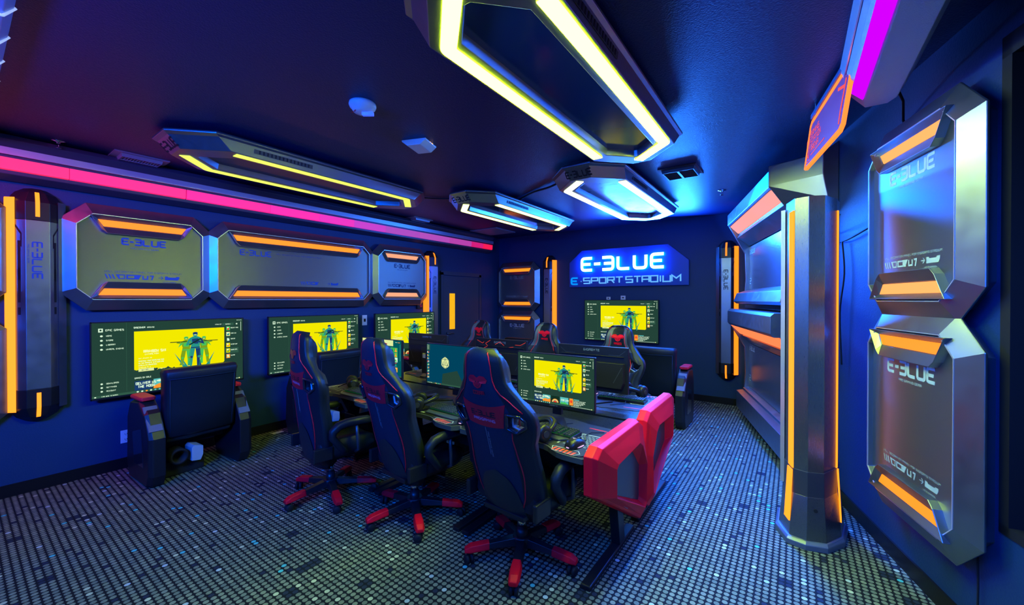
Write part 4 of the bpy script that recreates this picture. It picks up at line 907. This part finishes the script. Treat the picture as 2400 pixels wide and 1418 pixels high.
    for k in range(5):
        a = 2 * PI * k / 5 - PI / 2 + .12; M = Matrix.Rotation(a, 3, 'Z')
        def sec(x, hw_, z0, z1): return [M @ Vector(p_) for p_ in ((x, -hw_, z0 + .008), (x, -hw_ * .7, z1), (x, hw_ * .7, z1), (x, hw_, z0 + .008), (x, hw_ * .7, z0), (x, -hw_ * .7, z0))]
        f = MB(); f.loft([sec(.03, .038, .085, .14), sec(.12, .033, .083, .128), sec(.21, .029, .08, .115)]); lg = f.build('leg', M_BLACK, t, .003)
        f = MB(); f.loft([sec(.205, .032, .076, .121), sec(.25, .036, .074, .116), sec(.32, .034, .066, .108), sec(.355, .026, .064, .09)]); f.build('leg_tip', M_REDP, lg, .005)
        f = MB(); c = M @ Vector((.335, 0, 0))
        yaw = a + PI / 2 + (k * 1.3)
        d = Vector((math.cos(yaw), math.sin(yaw), 0)); q = Vector((-d.y, d.x, 0)); cc = c + q * .012
        for sg in (-1, 1):
            prof = [(.006, -.011), (.024, -.010), (.0285, -.005), (.0285, .005), (.024, .010), (.006, .011)]
            ctr = cc + d * sg * .015 + Vector((0, 0, .0290))
            f.lathe(prof, 16, 0, fn=lambda x, y, z: ctr + d * z + q * x + Vector((0, 0, 1)) * y)
        f.tube([c + Vector((0, 0, .075)), c + Vector((0, 0, .045)), cc + Vector((0, 0, .029))], .009, 8); f.build('caster', M_BLACKM, lg)
    return t
GC = 'black and red racing chairs at the desks'
chair = build_chair(); chair['group'] = GC
chair['label'] = 'racing chair nearest the camera, seen from behind, rightmost of the front three'
chair.location = (-1.375, 2.05, 0); chair.rotation_euler = (0, 0, math.radians(-4))
def turn_base(ch, deg):
    for o in ch.children:
        if o.name.split('.')[0] in ('leg', 'base_hub'): o.rotation_euler = (0, 0, math.radians(deg))
RECL = ('backrest', 'harness_rim', 'harness_trim', 'piping', 'back_band', 'band_lettering', 'rear_emblem', 'front_emblem', 'lower_shell', 'centre_seam')
def recline(ch, deg):                                            # swing the back forward about its hinge
    P_ = Vector((0, -.17, .42)); a_ = -math.radians(deg)
    for o in ch.children:
        if o.name.split('.')[0] in RECL: o.rotation_euler = (a_, 0, 0); o.location = P_ - Matrix.Rotation(a_, 3, 'X') @ P_
turn_base(chair, 23); recline(chair, 2)
for lb, x, y, a in (('middle one of the three racing chairs seen from behind', -2.29, 1.985, -7), ('leftmost racing chair seen from behind, in front of the middle left wall television', -3.10, 1.80, -9.5),
                    ('racing chair facing the camera at the far left end of the back desks', -3.36, 3.66, 176), ('racing chair facing the camera with the thin wall pillar behind it', -2.33, 3.66, 184), ('racing chair facing the camera in front of the back wall television', -1.49, 3.66, 178)):
    LAST = [copy_thing(chair, lb, (x, y, 0), math.radians(a), GC)]; turn_base(LAST[0], {-7: -17, -9.5: 0}.get(a, a % 50)); recline(LAST[0], {-7: 4, -9.5: 11}.get(a, 1))

# ------------------------------------------------------------------ gaming desks
DW = .97
def front_edge(n=24):
    pts = []
    for i in range(n + 1):
        u = -1 + 2 * i / n; x = u * (DW / 2 - .004); a = abs(u)
        y = -.32 - .085 * (1 / (1 + math.exp(-(a - .48) * 16))) * (1 if a < .9 else 1 - ((a - .9) / .1) ** 2 * .55)
        pts.append((x, y))
    return pts
def build_desk():
    t = thing('gaming_desk', '', 'desk')
    fe = front_edge(); out = fe + [(DW / 2 - .004, .39), (DW / 2 - .03, .405), (-DW / 2 + .03, .405), (-DW / 2 + .004, .39)]
    Z = lambda x, y, o: Vector((x, y, o))
    f = MB(); f.prism(out, Z, .712, .738); f.build('desktop', M_DESK, t, .003)
    f = MB(); f.ribbon([(x, y + .004) for x, y in fe], .012, Z, 0, .030, 0, None, .709); f.build('edge_trim', mat('dark_edge', (.08, .09, .07), .3, metal=.3), t)
    # desk mat with its print
    mo = [(x * .94, y + .022) for x, y in fe] + [(DW / 2 - .045, .10), (DW / 2 - .10, .165), (.22, .18), (.12, .215), (-.12, .215), (-.22, .18), (-DW / 2 + .10, .165), (-DW / 2 + .045, .10)]
    f = MB(); f.prism(mo, Z, .7385, .741, 0); z = .7413
    CR, OR, RD, GY = 1, 2, 3, 4
    def q(pts, m): f.poly([Vector((x, y, z)) for x, y in pts], m)
    for sg in (-1, 1):
        X = lambda x: x * sg
        for i in range(6):                                            # orange slash patch near the front lobe
            x0 = .235 + i * .026; y0 = -.365 - .004 * i; q([(X(x0), y0 + .045 - abs(i - 2.5) * .003), (X(x0 + .017), y0 + .045), (X(x0 + .010), y0 - .008), (X(x0 - .004), y0 - .004)], OR)
        f.ribbon([(X(.215), -.315), (X(.24), -.375), (X(.385), -.385), (X(.405), -.35), (X(.38), -.315), (X(.215), -.315)], .005, lambda x, y, o: Vector((x, y, z)), CR)
        f.ribbon([(X(.215), -.26), (X(.215), -.10), (X(.28), -.03), (X(.40), -.03)], .012, lambda x, y, o: Vector((x, y, z)), CR)
        f.ribbon([(X(.42), -.28), (X(.42), -.05)], .022, lambda x, y, o: Vector((x, y, z)), CR)
        f.ribbon([(X(.445), -.27), (X(.445), -.12)], .018, lambda x, y, o: Vector((x, y, z)), GY)
        f.ribbon([(X(.12), -.27), (X(.17), -.22), (X(.17), -.08), (X(.13), -.03)], .008, lambda x, y, o: Vector((x, y, z)), CR)
        for r in range(9):
            for c in range(6):
                x = .245 + c * .026 + (.013 if r % 2 else 0); y = -.25 + r * .023
                if x < .395: q([(X(x), y), (X(x + .018), y), (X(x + .018), y + .013), (X(x), y + .013)], GY)
        q([(X(.26), .095), (X(.40), .085), (X(.40), .10), (X(.26), .112)], RD)
    q([(-.05, -.285), (.05, -.285), (.04, -.27), (-.04, -.27)], CR)
    f.build('desk_mat', [mat('mat_black', (.016, .018, .018), .6), mat('mat_cream', (.45, .47, .34), .55), mat('mat_orange', (.85, .07, .015), .5), mat('mat_red', (.75, .02, .02), .5), mat('mat_grey', (.24, .26, .20), .55)], t, fix=False)
    for sg in (-1, 1):
        f = MB(); x = sg * (DW / 2 - .042)
        f.loft([[Vector((x + a * .03, y, z_)) for a, y in ((-1, 0 + dy), (1, 0 + dy), (1, w_ + dy), (-1, w_ + dy))] for z_, dy, w_ in ((.03, .10, .09), (.35, .04, .10), (.70, -.14, .22))]); f.build('leg', M_BLACK, t, .004)
        f = MB(); f.loft([[Vector((x + a, y, z_)) for a, y in ((-.030, -.36), (.030, -.36), (.030, .38), (-.030, .38))] for z_ in (0, .03)]); f.build('foot', M_BLACK, t, .006)
        f = MB(); f.tube([(x, -.02, .70), (x, .05, .45), (x, .16, .04)], .010, 6); f.build('brace', M_DGREY, t)
    f = MB(); f.box((0, .26, .50), (DW - .2, .02, .36)); f.build('modesty_panel', M_BLACKM, t, .004)
    f = MB(); f.tube([(-.28, -.14, .69), (-.1, -.12, .685), (.28, -.13, .69)], .02, 8); f.build('cable_tray', M_BLACK, t)
    return t
def side_panel(parent, x, sgx, sgy=1):
    O = [(-.41, .76), (-.34, .80), (.30, .795), (.39, .745), (.435, .52), (.40, .15), (.33, .11), (-.41, .55)]
    I = [(-.13, .60), (-.12, .612), (.16, .628), (.21, .60), (.33, .48), (.325, .27), (.31, .25), (-.13, .46)]
    L = [Vector(o).lerp(Vector(i), .72) for o, i in zip(O, I)]; L2 = [Vector(o).lerp(Vector(i), .25) for o, i in zip(O, I)]; L0 = [Vector(o).lerp(Vector(i), .07) for o, i in zip(O, I)]
    R = lambda pts, d: [Vector((x + sgx * d, p_[0] * sgy, p_[1])) for p_ in pts]
    f = MB(); f.loft([R(O, -.03), R(O, .02), R(L0, .045), R(L2, .055), R(L, .085), R([Vector(i) for i in I], .03)], 0, False); f.poly(R(O, -.03)); sp_ = f.build('side_panel', M_REDP, parent, .004)
    f = MB(); f.poly([Vector((x + sgx * .034, p_[0] * sgy, p_[1])) for p_ in I]); f.build('inset_plate', mat('smoked_plate', (.05, .055, .07), .3, metal=.4), sp_)
    fn = lambda u, v, o: Vector((x + sgx * .0345, u * sgx, v))
    f = MB(); f2 = lambda u, v, o: Vector((x + sgx * (.036), u * sgx, v))
    text(f, 'E-SPORTS ROOM', sgx * .02 if sgx * sgy > 0 else -.30, .31, .014, f2, 0, wr=.8); f.build('plate_lettering', M_GREYP, sp_)
    f = MB()
    for u in (-.05, .12):
        f.poly([Vector((x + sgx * .060, (u + a) * sgy, v)) for a, v in ((0, .385 - (u + .05) * .5), (.10, .33 - (u + .05) * .5), (.08, .315 - (u + .05) * .5), (.01, .36 - (u + .05) * .5))])
    f.build('badge', M_GREYP, sp_)
    return sp_
desk = build_desk()
def peripherals(): pass
GD = 'black gaming desks standing back to back'
FYc, BYc = 2.372, 3.228
XS = [-1.375, -2.345, -3.315]
desk['group'] = GD; desk.location = (XS[0], FYc, 0)
desk['label'] = 'front row gaming desk nearest the camera with red side panel and mouse'
c2 = copy_thing(desk, 'middle front row gaming desk, under the dark blue monitor', (XS[1], FYc, 0), 0, GD)
c3 = copy_thing(desk, 'front row gaming desk farthest from the red side panels', (XS[2], FYc, 0), 0, GD)
b1 = copy_thing(desk, 'back row gaming desk ending in the far red side panel', (XS[0], BYc, 0), PI, GD)
b2 = copy_thing(desk, 'middle back row gaming desk hidden behind the middle monitors', (XS[1], BYc, 0), PI, GD)
b3 = copy_thing(desk, 'back row gaming desk nearest the left wall', (XS[2], BYc, 0), PI, GD)
side_panel(desk, DW / 2, 1, 1)
side_panel(b1, -DW / 2, -1, 1)

# ------------------------------------------------------------------ monitors
def build_monitor():
    t = thing('desk_monitor', '', 'monitor')
    w, h, zc = .625, .372, 1.030
    f = MB(); f.box((0, 0, zc), (w, .022, h)); f.build('housing', M_BLACK, t, .004)
    f = MB()
    for sg in (-1, 1): f.box((sg * (w / 2 - .003), -.0125, zc), (.006, .004, h))
    f.box((0, -.0125, zc + h / 2 - .003), (w, .004, .006)); f.box((0, -.0125, zc - h / 2 + .009), (w, .004, .018)); f.build('bezel', M_BLACK, t)
    f = MB()
    f.loft([[Vector((x * k, y, zc + z * k)) for x, z in ((-.27, -.15), (.27, -.15), (.29, -.10), (.29, .06), (-.29, .06), (-.29, -.10))] for y, k in ((.010, 1), (.035, .96))]); f.box((0, .016, zc + .11), (.56, .010, .006)); f.build('rear_cover', M_BLACKM, t, .003)
    f = MB(); f.box((0, .045, .93), (.07, .03, .30)); f.box((0, .03, zc - .02), (.11, .03, .11)); f.build('stand_neck', M_BLACK, t, .004)
    f = MB(); f.loft([[Vector((x, y, z_)) for x, y in ((-.03, .09), (-.15, -.09), (-.11, -.10), (0, 0), (.11, -.10), (.15, -.09), (.03, .09))] for z_ in (.742, .752)]); f.build('stand_foot', M_BLACK, t, .002)
    f = MB(); text(f, 'GIGABYTE', 0, zc + .145, .016, lambda u, v, o: Vector((-u, .0120, v)), 0, t=.2, center=True)
    text(f, 'GIGABYTE', 0, zc - h / 2 + .006, .007, lambda u, v, o: Vector((u, -.0149, v)), 0, center=True); f.build('lettering', M_GREYP, t, fix=False)
    f = MB()
    for sg in (-1, 1): f.ribbon([(sg * .27, zc + .03), (sg * .20, zc - .10)], .006, lambda u, v, o: Vector((u, .0365, v)), 0); f.ribbon([(sg * .29, zc + .16), (sg * .24, zc + .12), (sg * .15, zc + .12)], .004, lambda u, v, o: Vector((u, .0115, v)), 0)
    f.build('rear_accent', M_DGREY, t, fix=False)
    return t
SW, SH = .613, .348
mon = build_monitor()
GM = 'thin bezel desk monitors'
mon['group'] = GM
def place_mon(lb, x, y, a, scr, first=[True]):
    if first[0]: o = mon; first[0] = False; o.location = (x, y, 0); o.rotation_euler = (0, 0, a); o['label'] = lb
    else: o = copy_tree(mon); o.location = (x, y, 0); o.rotation_euler = (0, 0, a); o['label'] = lb
    return o
MONS = [('desk monitor showing the yellow game store, nearest desk', XS[0] - .01, 2.48, 0, 's'), ('desk monitor showing a dark blue desktop with a pale twenty sided die', XS[1] - .03, 2.48, 0, 'd'), ('desk monitor with colourful tiles, half hidden behind the middle racing chair', XS[2] - .02, 2.48, 0, 'l'),
        ('black back of the monitor behind the yellow screened desk monitor', XS[0] - .01, 3.12, PI, None), ('black back of the monitor with red slash marks behind the blue desktop monitor', XS[1] + .0, 3.12, PI, None), ('back of the monitor with a small energy sticker on its stand', XS[2] - .06, 3.12, PI, None)]
objs = [place_mon(*m_) for m_ in MONS]
for o, m_ in zip(objs, MONS):
    mb = store_screen(SW, SH) if m_[4] == 's' else desktop_screen(SW, SH) if m_[4] == 'd' else library_screen(SW, SH) if m_[4] == 'l' else None
    if mb: mb.build('screen', SM, o, fix=False, loc=(0, -.0114, 1.036))
    else:
        f = MB(); f.box((0, -.0115, 1.031), (SW, .001, SH)); f.build('screen', glow('far_screen', (.2, .25, .1), .4), o)
f = MB(); f.ribbon([(-.29, 1.195), (-.22, 1.165), (-.20, 1.18)], .004, lambda u, v, o: Vector((-u, .0122, v)), 0)
for pl in ([(.30, 1.20), (.24, 1.17), (.18, 1.17)], [(.05, 1.155), (.0, 1.19), (-.06, 1.16)], [(-.12, 1.20), (-.18, 1.165), (-.15, 1.14), (-.2, 1.12)], [(.16, 1.15), (.10, 1.14)]): f.ribbon(pl, .004, lambda u, v, o: Vector((-u, .0122, v)), 0)
f.build('red_slash_decal', glow('red_slash', (.9, .06, .02), .7), objs[4], fix=False)  # emission painted into the strokes, the decal is no lamp
f = MB(); f.box((-.005, .0612, .98), (.045, .001, .055), 0); f.box((-.005, .0614, 1.0), (.045, .001, .014), 1); f.build('energy_sticker', [M_SILP, mat('yellow_label', (.7, .7, .1), .5)], objs[5])

# ------------------------------------------------------------------ keyboards, mice, headsets
def build_keyboard():
    t = thing('keyboard', '', 'keyboard'); w, d = .40, .13
    f = MB(); f.loft([[Vector((x, y, z)) for x, y, z in ((-w / 2, -d / 2, 0), (w / 2, -d / 2, 0), (w / 2, d / 2, 0), (-w / 2, d / 2, 0))], [Vector((x, y, z)) for x, y, z in ((-w / 2, -d / 2, .014), (w / 2, -d / 2, .014), (w / 2, d / 2, .022), (-w / 2, d / 2, .022))]]); f.build('case', M_BLACK, t, .003)
    f = MB(); f.loft([[Vector((x, y, z)) for x, y in ((-w / 2 + .01, -d / 2), (-w / 2 + .05, -d / 2 - .06), (w / 2 - .05, -d / 2 - .06), (w / 2 - .01, -d / 2))] for z in (.0, .012)]); f.build('wrist_rest', mat('wrist_rest_plastic', (.05, .06, .055), .35), t, .003)
    f = MB()
    for r in range(6):
        for c in range(20):
            if c in (14, 16) and r: continue
            x = -w / 2 + .018 + c * .0192; y = d / 2 - .018 - r * .0195 - (.004 if r else 0); z = .024 + (5 - r) * .0008
            a = .0080; b = .0065
            f.loft([[Vector((x + i * a, y + j * a, z)) for i, j in ((-1, -1), (1, -1), (1, 1), (-1, 1))], [Vector((x + i * b, y + j * b, z + .008)) for i, j in ((-1, -1), (1, -1), (1, 1), (-1, 1))]])
    f.build('keycaps', mat('keycap', (.035, .045, .045), .4), t)
    f = MB(); f.loft([[Vector((x, y, z)) for x, y, z in ((-w / 2 + .008, -d / 2 + .008, .0142), (w / 2 - .008, -d / 2 + .008, .0142), (w / 2 - .008, d / 2 - .006, .0225), (-w / 2 + .008, d / 2 - .006, .0225))], [Vector((x, y, z)) for x, y, z in ((-w / 2 + .008, -d / 2 + .008, .0152), (w / 2 - .008, -d / 2 + .008, .0152), (w / 2 - .008, d / 2 - .006, .0235), (-w / 2 + .008, d / 2 - .006, .0235))]])
    o = f.build('backlight', glow('green_backlight', (.0, .40, .10), .10), t)
    f = MB(); f.tube([(-.05, d / 2, .012), (-.06, d / 2 + .06, .004), (-.02, d / 2 + .10, .004), (.03, d / 2 + .16, .004)], .0025, 6); f.build('cord', M_BLACKM, t)
    return t
def build_mouse():
    t = thing('mouse', '', 'mouse'); f = MB(); rings = []
    for y, hw_, h in ((-.060, .012, .010), (-.055, .024, .022), (-.040, .033, .034), (-.015, .035, .040), (.010, .032, .038), (.035, .030, .030), (.052, .026, .021), (.060, .016, .012)):
        rings.append([Vector((hw_ * c_, y, h * s_ + .002)) for c_, s_ in ((-1, 0), (-1.02, .35), (-.85, .75), (-.45, .97), (0, 1), (.45, .97), (.85, .75), (1.02, .35), (1, 0))])
    f.loft(rings, 0, True, True); f.build('shell', M_BLACK, t)
    f = MB(); f.tube([(.033 * math.cos(a) * 1.06, .060 * math.sin(a), .006) for a in [PI * .15 - k * PI * 1.3 / 20 for k in range(21)]], .0028, 6); f.build('light_trim', glow('mouse_trim', (.85, .55, 1.0), 1.1), t)
    f = MB()
    for sg in (-1, 1): f.poly([Vector((sg * a, y, .0425 - abs(y + .01) * .05)) for a, y in ((0, -.018), (.004, -.010), (.016, -.004), (.004, -.005), (0, -.003))])
    f.build('logo', glow('mouse_logo', (.9, .8, 1.0), .9), t, fix=False)
    f = MB(); f.box((0, .035, .031), (.008, .022, .012)); f.build('scroll_wheel', M_BLACKM, t, .002)
    f = MB(); f.tube([(0, .058, .010), (-.01, .10, .004), (-.06, .16, .004), (-.07, .22, .004), (-.02, .27, .004)], .0022, 6); f.build('cord', M_BLACKM, t)
    return t
def build_headset():
    t = thing('headset', '', 'headset')
    f = MB(); P_ = []
    for k in range(17):
        a = PI * k / 16; P_.append((.085 * math.cos(a), .02 + .11 * math.sin(a), .045 + .035 * math.sin(a)))
    f.tube(P_, [.009 + .009 * math.sin(PI * k / 16) for k in range(17)], 10); f.build('headband', M_BLACK, t)
    f = MB(); P2 = [(x * .86, .02 + (y - .02) * .84, z - .002) for x, y, z in P_[2:-2]]; f.tube(P2, .010, 8); f.build('headband_cushion', M_LEATH, t)
    for sg in (-1, 1):
        f = MB(); f.lathe([(.022, -.022), (.040, -.018), (.046, -.006), (.046, .004), (.040, .014)], 22, 0, fn=lambda x, y, z: Vector((sg * (.083 - z), .01 + y, .048 + x))); f.build('ear_cup', M_BLACK, t)
        f = MB(); f.lathe([(.030, 0), (.045, .004), (.048, .014), (.044, .024), (.026, .024)], 22, 0, fn=lambda x, y, z: Vector((sg * (.069 - z), .01 + y, .048 + x))); f.build('ear_cushion', M_LEATH, t)
        f = MB(); f.lathe([(.018, 0), (.018, .003)], 16, 0, fn=lambda x, y, z: Vector((sg * (.105 + z), .01 + y, .048 + x))); f.build('cup_badge', M_DGREY, t)
    f = MB(); f.tube([(-.10, .0, .03), (-.11, -.05, .015), (-.06, -.09, .012), (-.02, -.10, .014)], .004, 8); f.build('microphone', M_BLACK, t)
    return t
kb = build_keyboard(); kb['group'] = 'backlit keyboards on the desk mats'
ms = build_mouse(); ms['group'] = 'glowing mice on the desk mats'
hs = build_headset(); hs['group'] = 'black over ear headsets on the desks'
ZM = .7418
kb.location = (-1.30, 2.27, ZM); kb.rotation_euler = (0, 0, math.radians(-6)); kb['label'] = 'keyboard on the nearest desk between the headset and the black mouse'
ms.location = (-1.045, 2.12, ZM); ms.rotation_euler = (0, 0, math.radians(-14)); ms['label'] = 'black mouse with a violet light trim on the nearest desk, beside the orange slashes'
hs.scale = ms.scale = (1.15, 1.15, 1.15)
hs.location = (-1.315, 2.075, ZM + .004); hs.rotation_euler = (0, 0, math.radians(-20)); hs['label'] = 'headset lying in front of the keyboard on the nearest desk, right of the nearest chair'
for lb, x, y, a in (('green glowing keyboard beside the headset on the middle front desk', -2.12, 2.20, -4), ('dim keyboard on the front desk farthest from the red side panels', -3.22, 2.17, 0), ('keyboard with white glow on the far desk by the red side panel', -1.20, 3.33, 183), ('keyboard on the middle back desk, behind the monitors', -2.34, 3.38, 180), ('keyboard on the back desk nearest the left wall', -3.32, 3.38, 180)):
    c = copy_thing(kb, lb, (x, y, ZM), math.radians(a))
for lb, x, y, a in (('mouse on the middle front desk behind the nearest chair', -1.885, 2.10, 5), ('mouse on the back row desk by the far red side panel', -1.50, 3.40, 180)):
    copy_thing(ms, lb, (x, y, ZM), math.radians(a))
for lb, x, y, z, a in (('headset on the middle front desk between the two nearest chairs', -2.43, 2.14, 0, -50), ('headset on the front desk farthest from the camera, left of the middle chair', -3.52, 2.26, 0, -30), ('blue lit headset standing behind the keyboard on the far desk by the red side panel', -1.16, 3.545, 0, 160)):
    copy_thing(hs, lb, (x, y, ZM + z), math.radians(a))

# ------------------------------------------------------------------ computer towers under the desks
def tower(label, x, y, rz):
    t = thing('computer_tower', label, 'computer', (x, y, 0), rz, 'computer towers under the desks')
    f = MB(); f.box((0, 0, .25), (.18, .30, .42)); f.build('case', M_GLOSSB, t, .008)
    for sx in (-1, 1):
        for sy in (-1, 1):
            f = MB(); f.box((sx * .07, sy * .12, .02), (.03, .03, .04)); f.build('foot', M_BLACKM, t)
    f = MB(); f.lathe([(.05, 0), (.056, .003), (.062, 0)], 20, 0, fn=lambda a, b, c: Vector((a, -.1505 - c, .33 + b))); f.build('fan_ring', glow('blue_fan', (.02, .25, 1.0), 1.6), t)
    f = MB(); f.lathe([(.004, 0), (.004, .002)], 8, 0, fn=lambda a, b, c: Vector((.06 + a, -.1505 - c, .42 + b))); f.build('power_light', glow('lime_dot', (.4, 1.0, .02), 3), t)
tower('computer tower with blue fan ring under the nearest front desk', -1.70, 2.466, 0)
tower('computer tower with blue fan ring under the middle front desk', -2.67, 2.466, 0)
tower('computer tower with blue fan ring under the farthest front desk', -3.64, 2.466, 0)

# ------------------------------------------------------------------ lounge seats in front of the televisions
def build_lounge():
    t = thing('lounge_seat', '', 'lounge seat')                       # faces +y, back plane at y ~ 0
    f = MB(); rings = []
    for z, y0, y1, hw_ in ((.36, .06, .12, .24), (.40, .0, .12, .262), (.60, -.01, .13, .27), (.90, -.035, .11, .275), (.955, -.05, .12, .28), (.985, -.03, .10, .275), (.992, .0, .07, .26)):
        rings.append([Vector(p_) for p_ in ((-hw_, y0 + .02, z), (-hw_ + .02, y0, z), (0, y0 - .004, z), (hw_ - .02, y0, z), (hw_, y0 + .02, z), (hw_, y1 - .02, z), (hw_ - .03, y1, z), (0, y1 - .01, z), (-hw_ + .03, y1, z), (-hw_, y1 - .02, z))])
    f.loft(rings, 0, True, True); bk = f.build('backrest', M_LEATH, t)
    f = MB()
    for sg in (-1, 1): f.tube([(sg * .235, .0, .41), (sg * .242, -.012, .6), (sg * .248, -.037, .90)], .0035, 6)
    f.tube([(-.26, -.045, .905), (0, -.048, .90), (.26, -.045, .905)], .0035, 6); f.build('seam', M_LEATHB, bk)
    f = MB(); f.box((0, .30, .40), (.52, .50, .14)); f.build('seat_cushion', M_LEATH, t, .03, 3)
    f = MB(); f.box((0, .36, .29), (.50, .30, .08)); f.build('seat_frame', M_BLACKM, t, .01)
    for sg in (-1, 1):
        f = MB(); x0, x1 = sg * .285, sg * .40
        prof = [(-.02, .02), (.0, .0), (.46, .0), (.52, .14), (.50, .56), (.42, .70), (.20, .72), (.05, .62), (-.06, .42), (-.06, .10)]
        f.loft([[Vector((x, y * 1.0, z)) for y, z in pr_] for x, pr_ in ((x0, prof), (x1 - sg * .03, prof), (x1, [(.02 + y * .92, .02 + z * .95) for y, z in prof]))]); arm = f.build('arm', M_BLACK, t, .008)
        f = MB(); xm = (x0 + x1) / 2
        f.loft([[Vector((xm + a * w_, y, z)) for a, y in ((-1, .17), (-.8, .15), (.8, .15), (1, .17), (1, .41), (.6, .43), (-.6, .43), (-1, .41))] for w_, z in ((.052, .718), (.056, .735), (.050, .752))]); f.build('arm_pad', M_REDPAD, arm, .006)
        f = MB(); f.loft([[Vector((xm + a * .05, y, z)) for a in (-1, 1) for y, z in (((.12, .672), (-.03, .48)) if a < 0 else ((-.03, .48), (.12, .672)))], [Vector((xm + a * .045, y - .006, z + .004)) for a in (-1, 1) for y, z in (((.12, .672), (-.03, .48)) if a < 0 else ((-.03, .48), (.12, .672)))]]); f.build('arm_facet', mat('grey_facet', (.13, .14, .16), .4), arm)
        f = MB(); f.loft([[Vector((x1 + sg * d, y, z)) for y, z in ((.06 + k, .16 + k), (.30 - k, .16 + k), (.34 - k, .44 - k), (.10 + k, .50 - k))] for d, k in ((-.006, 0), (.004, .01))]); f.build('arm_inset', M_GLOSSB, arm)
    f = MB(); f.lathe([(.07, 0), (.07, .16), (.05, .16), (.05, .04), (.001, .04)], 24, 0, fn=lambda a, b, c: Vector((-.16 + a, .20 - c, .19 + b))); f.build('bass_port', M_BLACKM, t)
    f = MB(); f.loft([[Vector((x, y, z)) for x, z in ((-.07, .12), (.0, .11), (.02, .16), (.02, .24), (-.05, .26), (-.07, .24))] for y in (.04, .2)]); f.build('speaker_box', mat('pale_speaker', (.35, .40, .45), .4), t, .005)
    f = MB(); f.box((-.09, .30, .07), (.30, .34, .14)); f.build('floor_plinth', M_BLACKM, t, .01)
    return t
lo = build_lounge(); GLs = 'black lounge seats with red arm pads facing the televisions'; lo['group'] = GLs
lo['label'] = 'black lounge seat facing the leftmost television, seen from behind'
lo.location = (-4.47, 1.35, 0); lo.rotation_euler = (0, 0, math.radians(93))
copy_thing(lo, 'black lounge seat facing the middle television, behind the leftmost racing chair', (-4.47, 2.72, 0), math.radians(90), GLs)
copy_thing(lo, 'lounge seat whose top corner shows above the far left desk monitor back', (-4.47, 4.28, 0), math.radians(90), GLs)
copy_thing(lo, 'black lounge seat with pink lit arm pad, right of the last racing chair', (-1.48, 5.22, 0), 0, GLs)
copy_thing(lo, 'black lounge seat hidden behind the middle rear racing chair, facing the back wall', (-3.55, 5.22, 0), 0, GLs)

# paper note on the floor by the left wall
f = MB(); f.box((-5.08, 2.28, .001), (.06, .12, .002)); tag(f.build('paper_note', mat('paper', (.6, .6, .5), .8)), 'small pale slip of paper on the carpet by the left wall', 'paper')
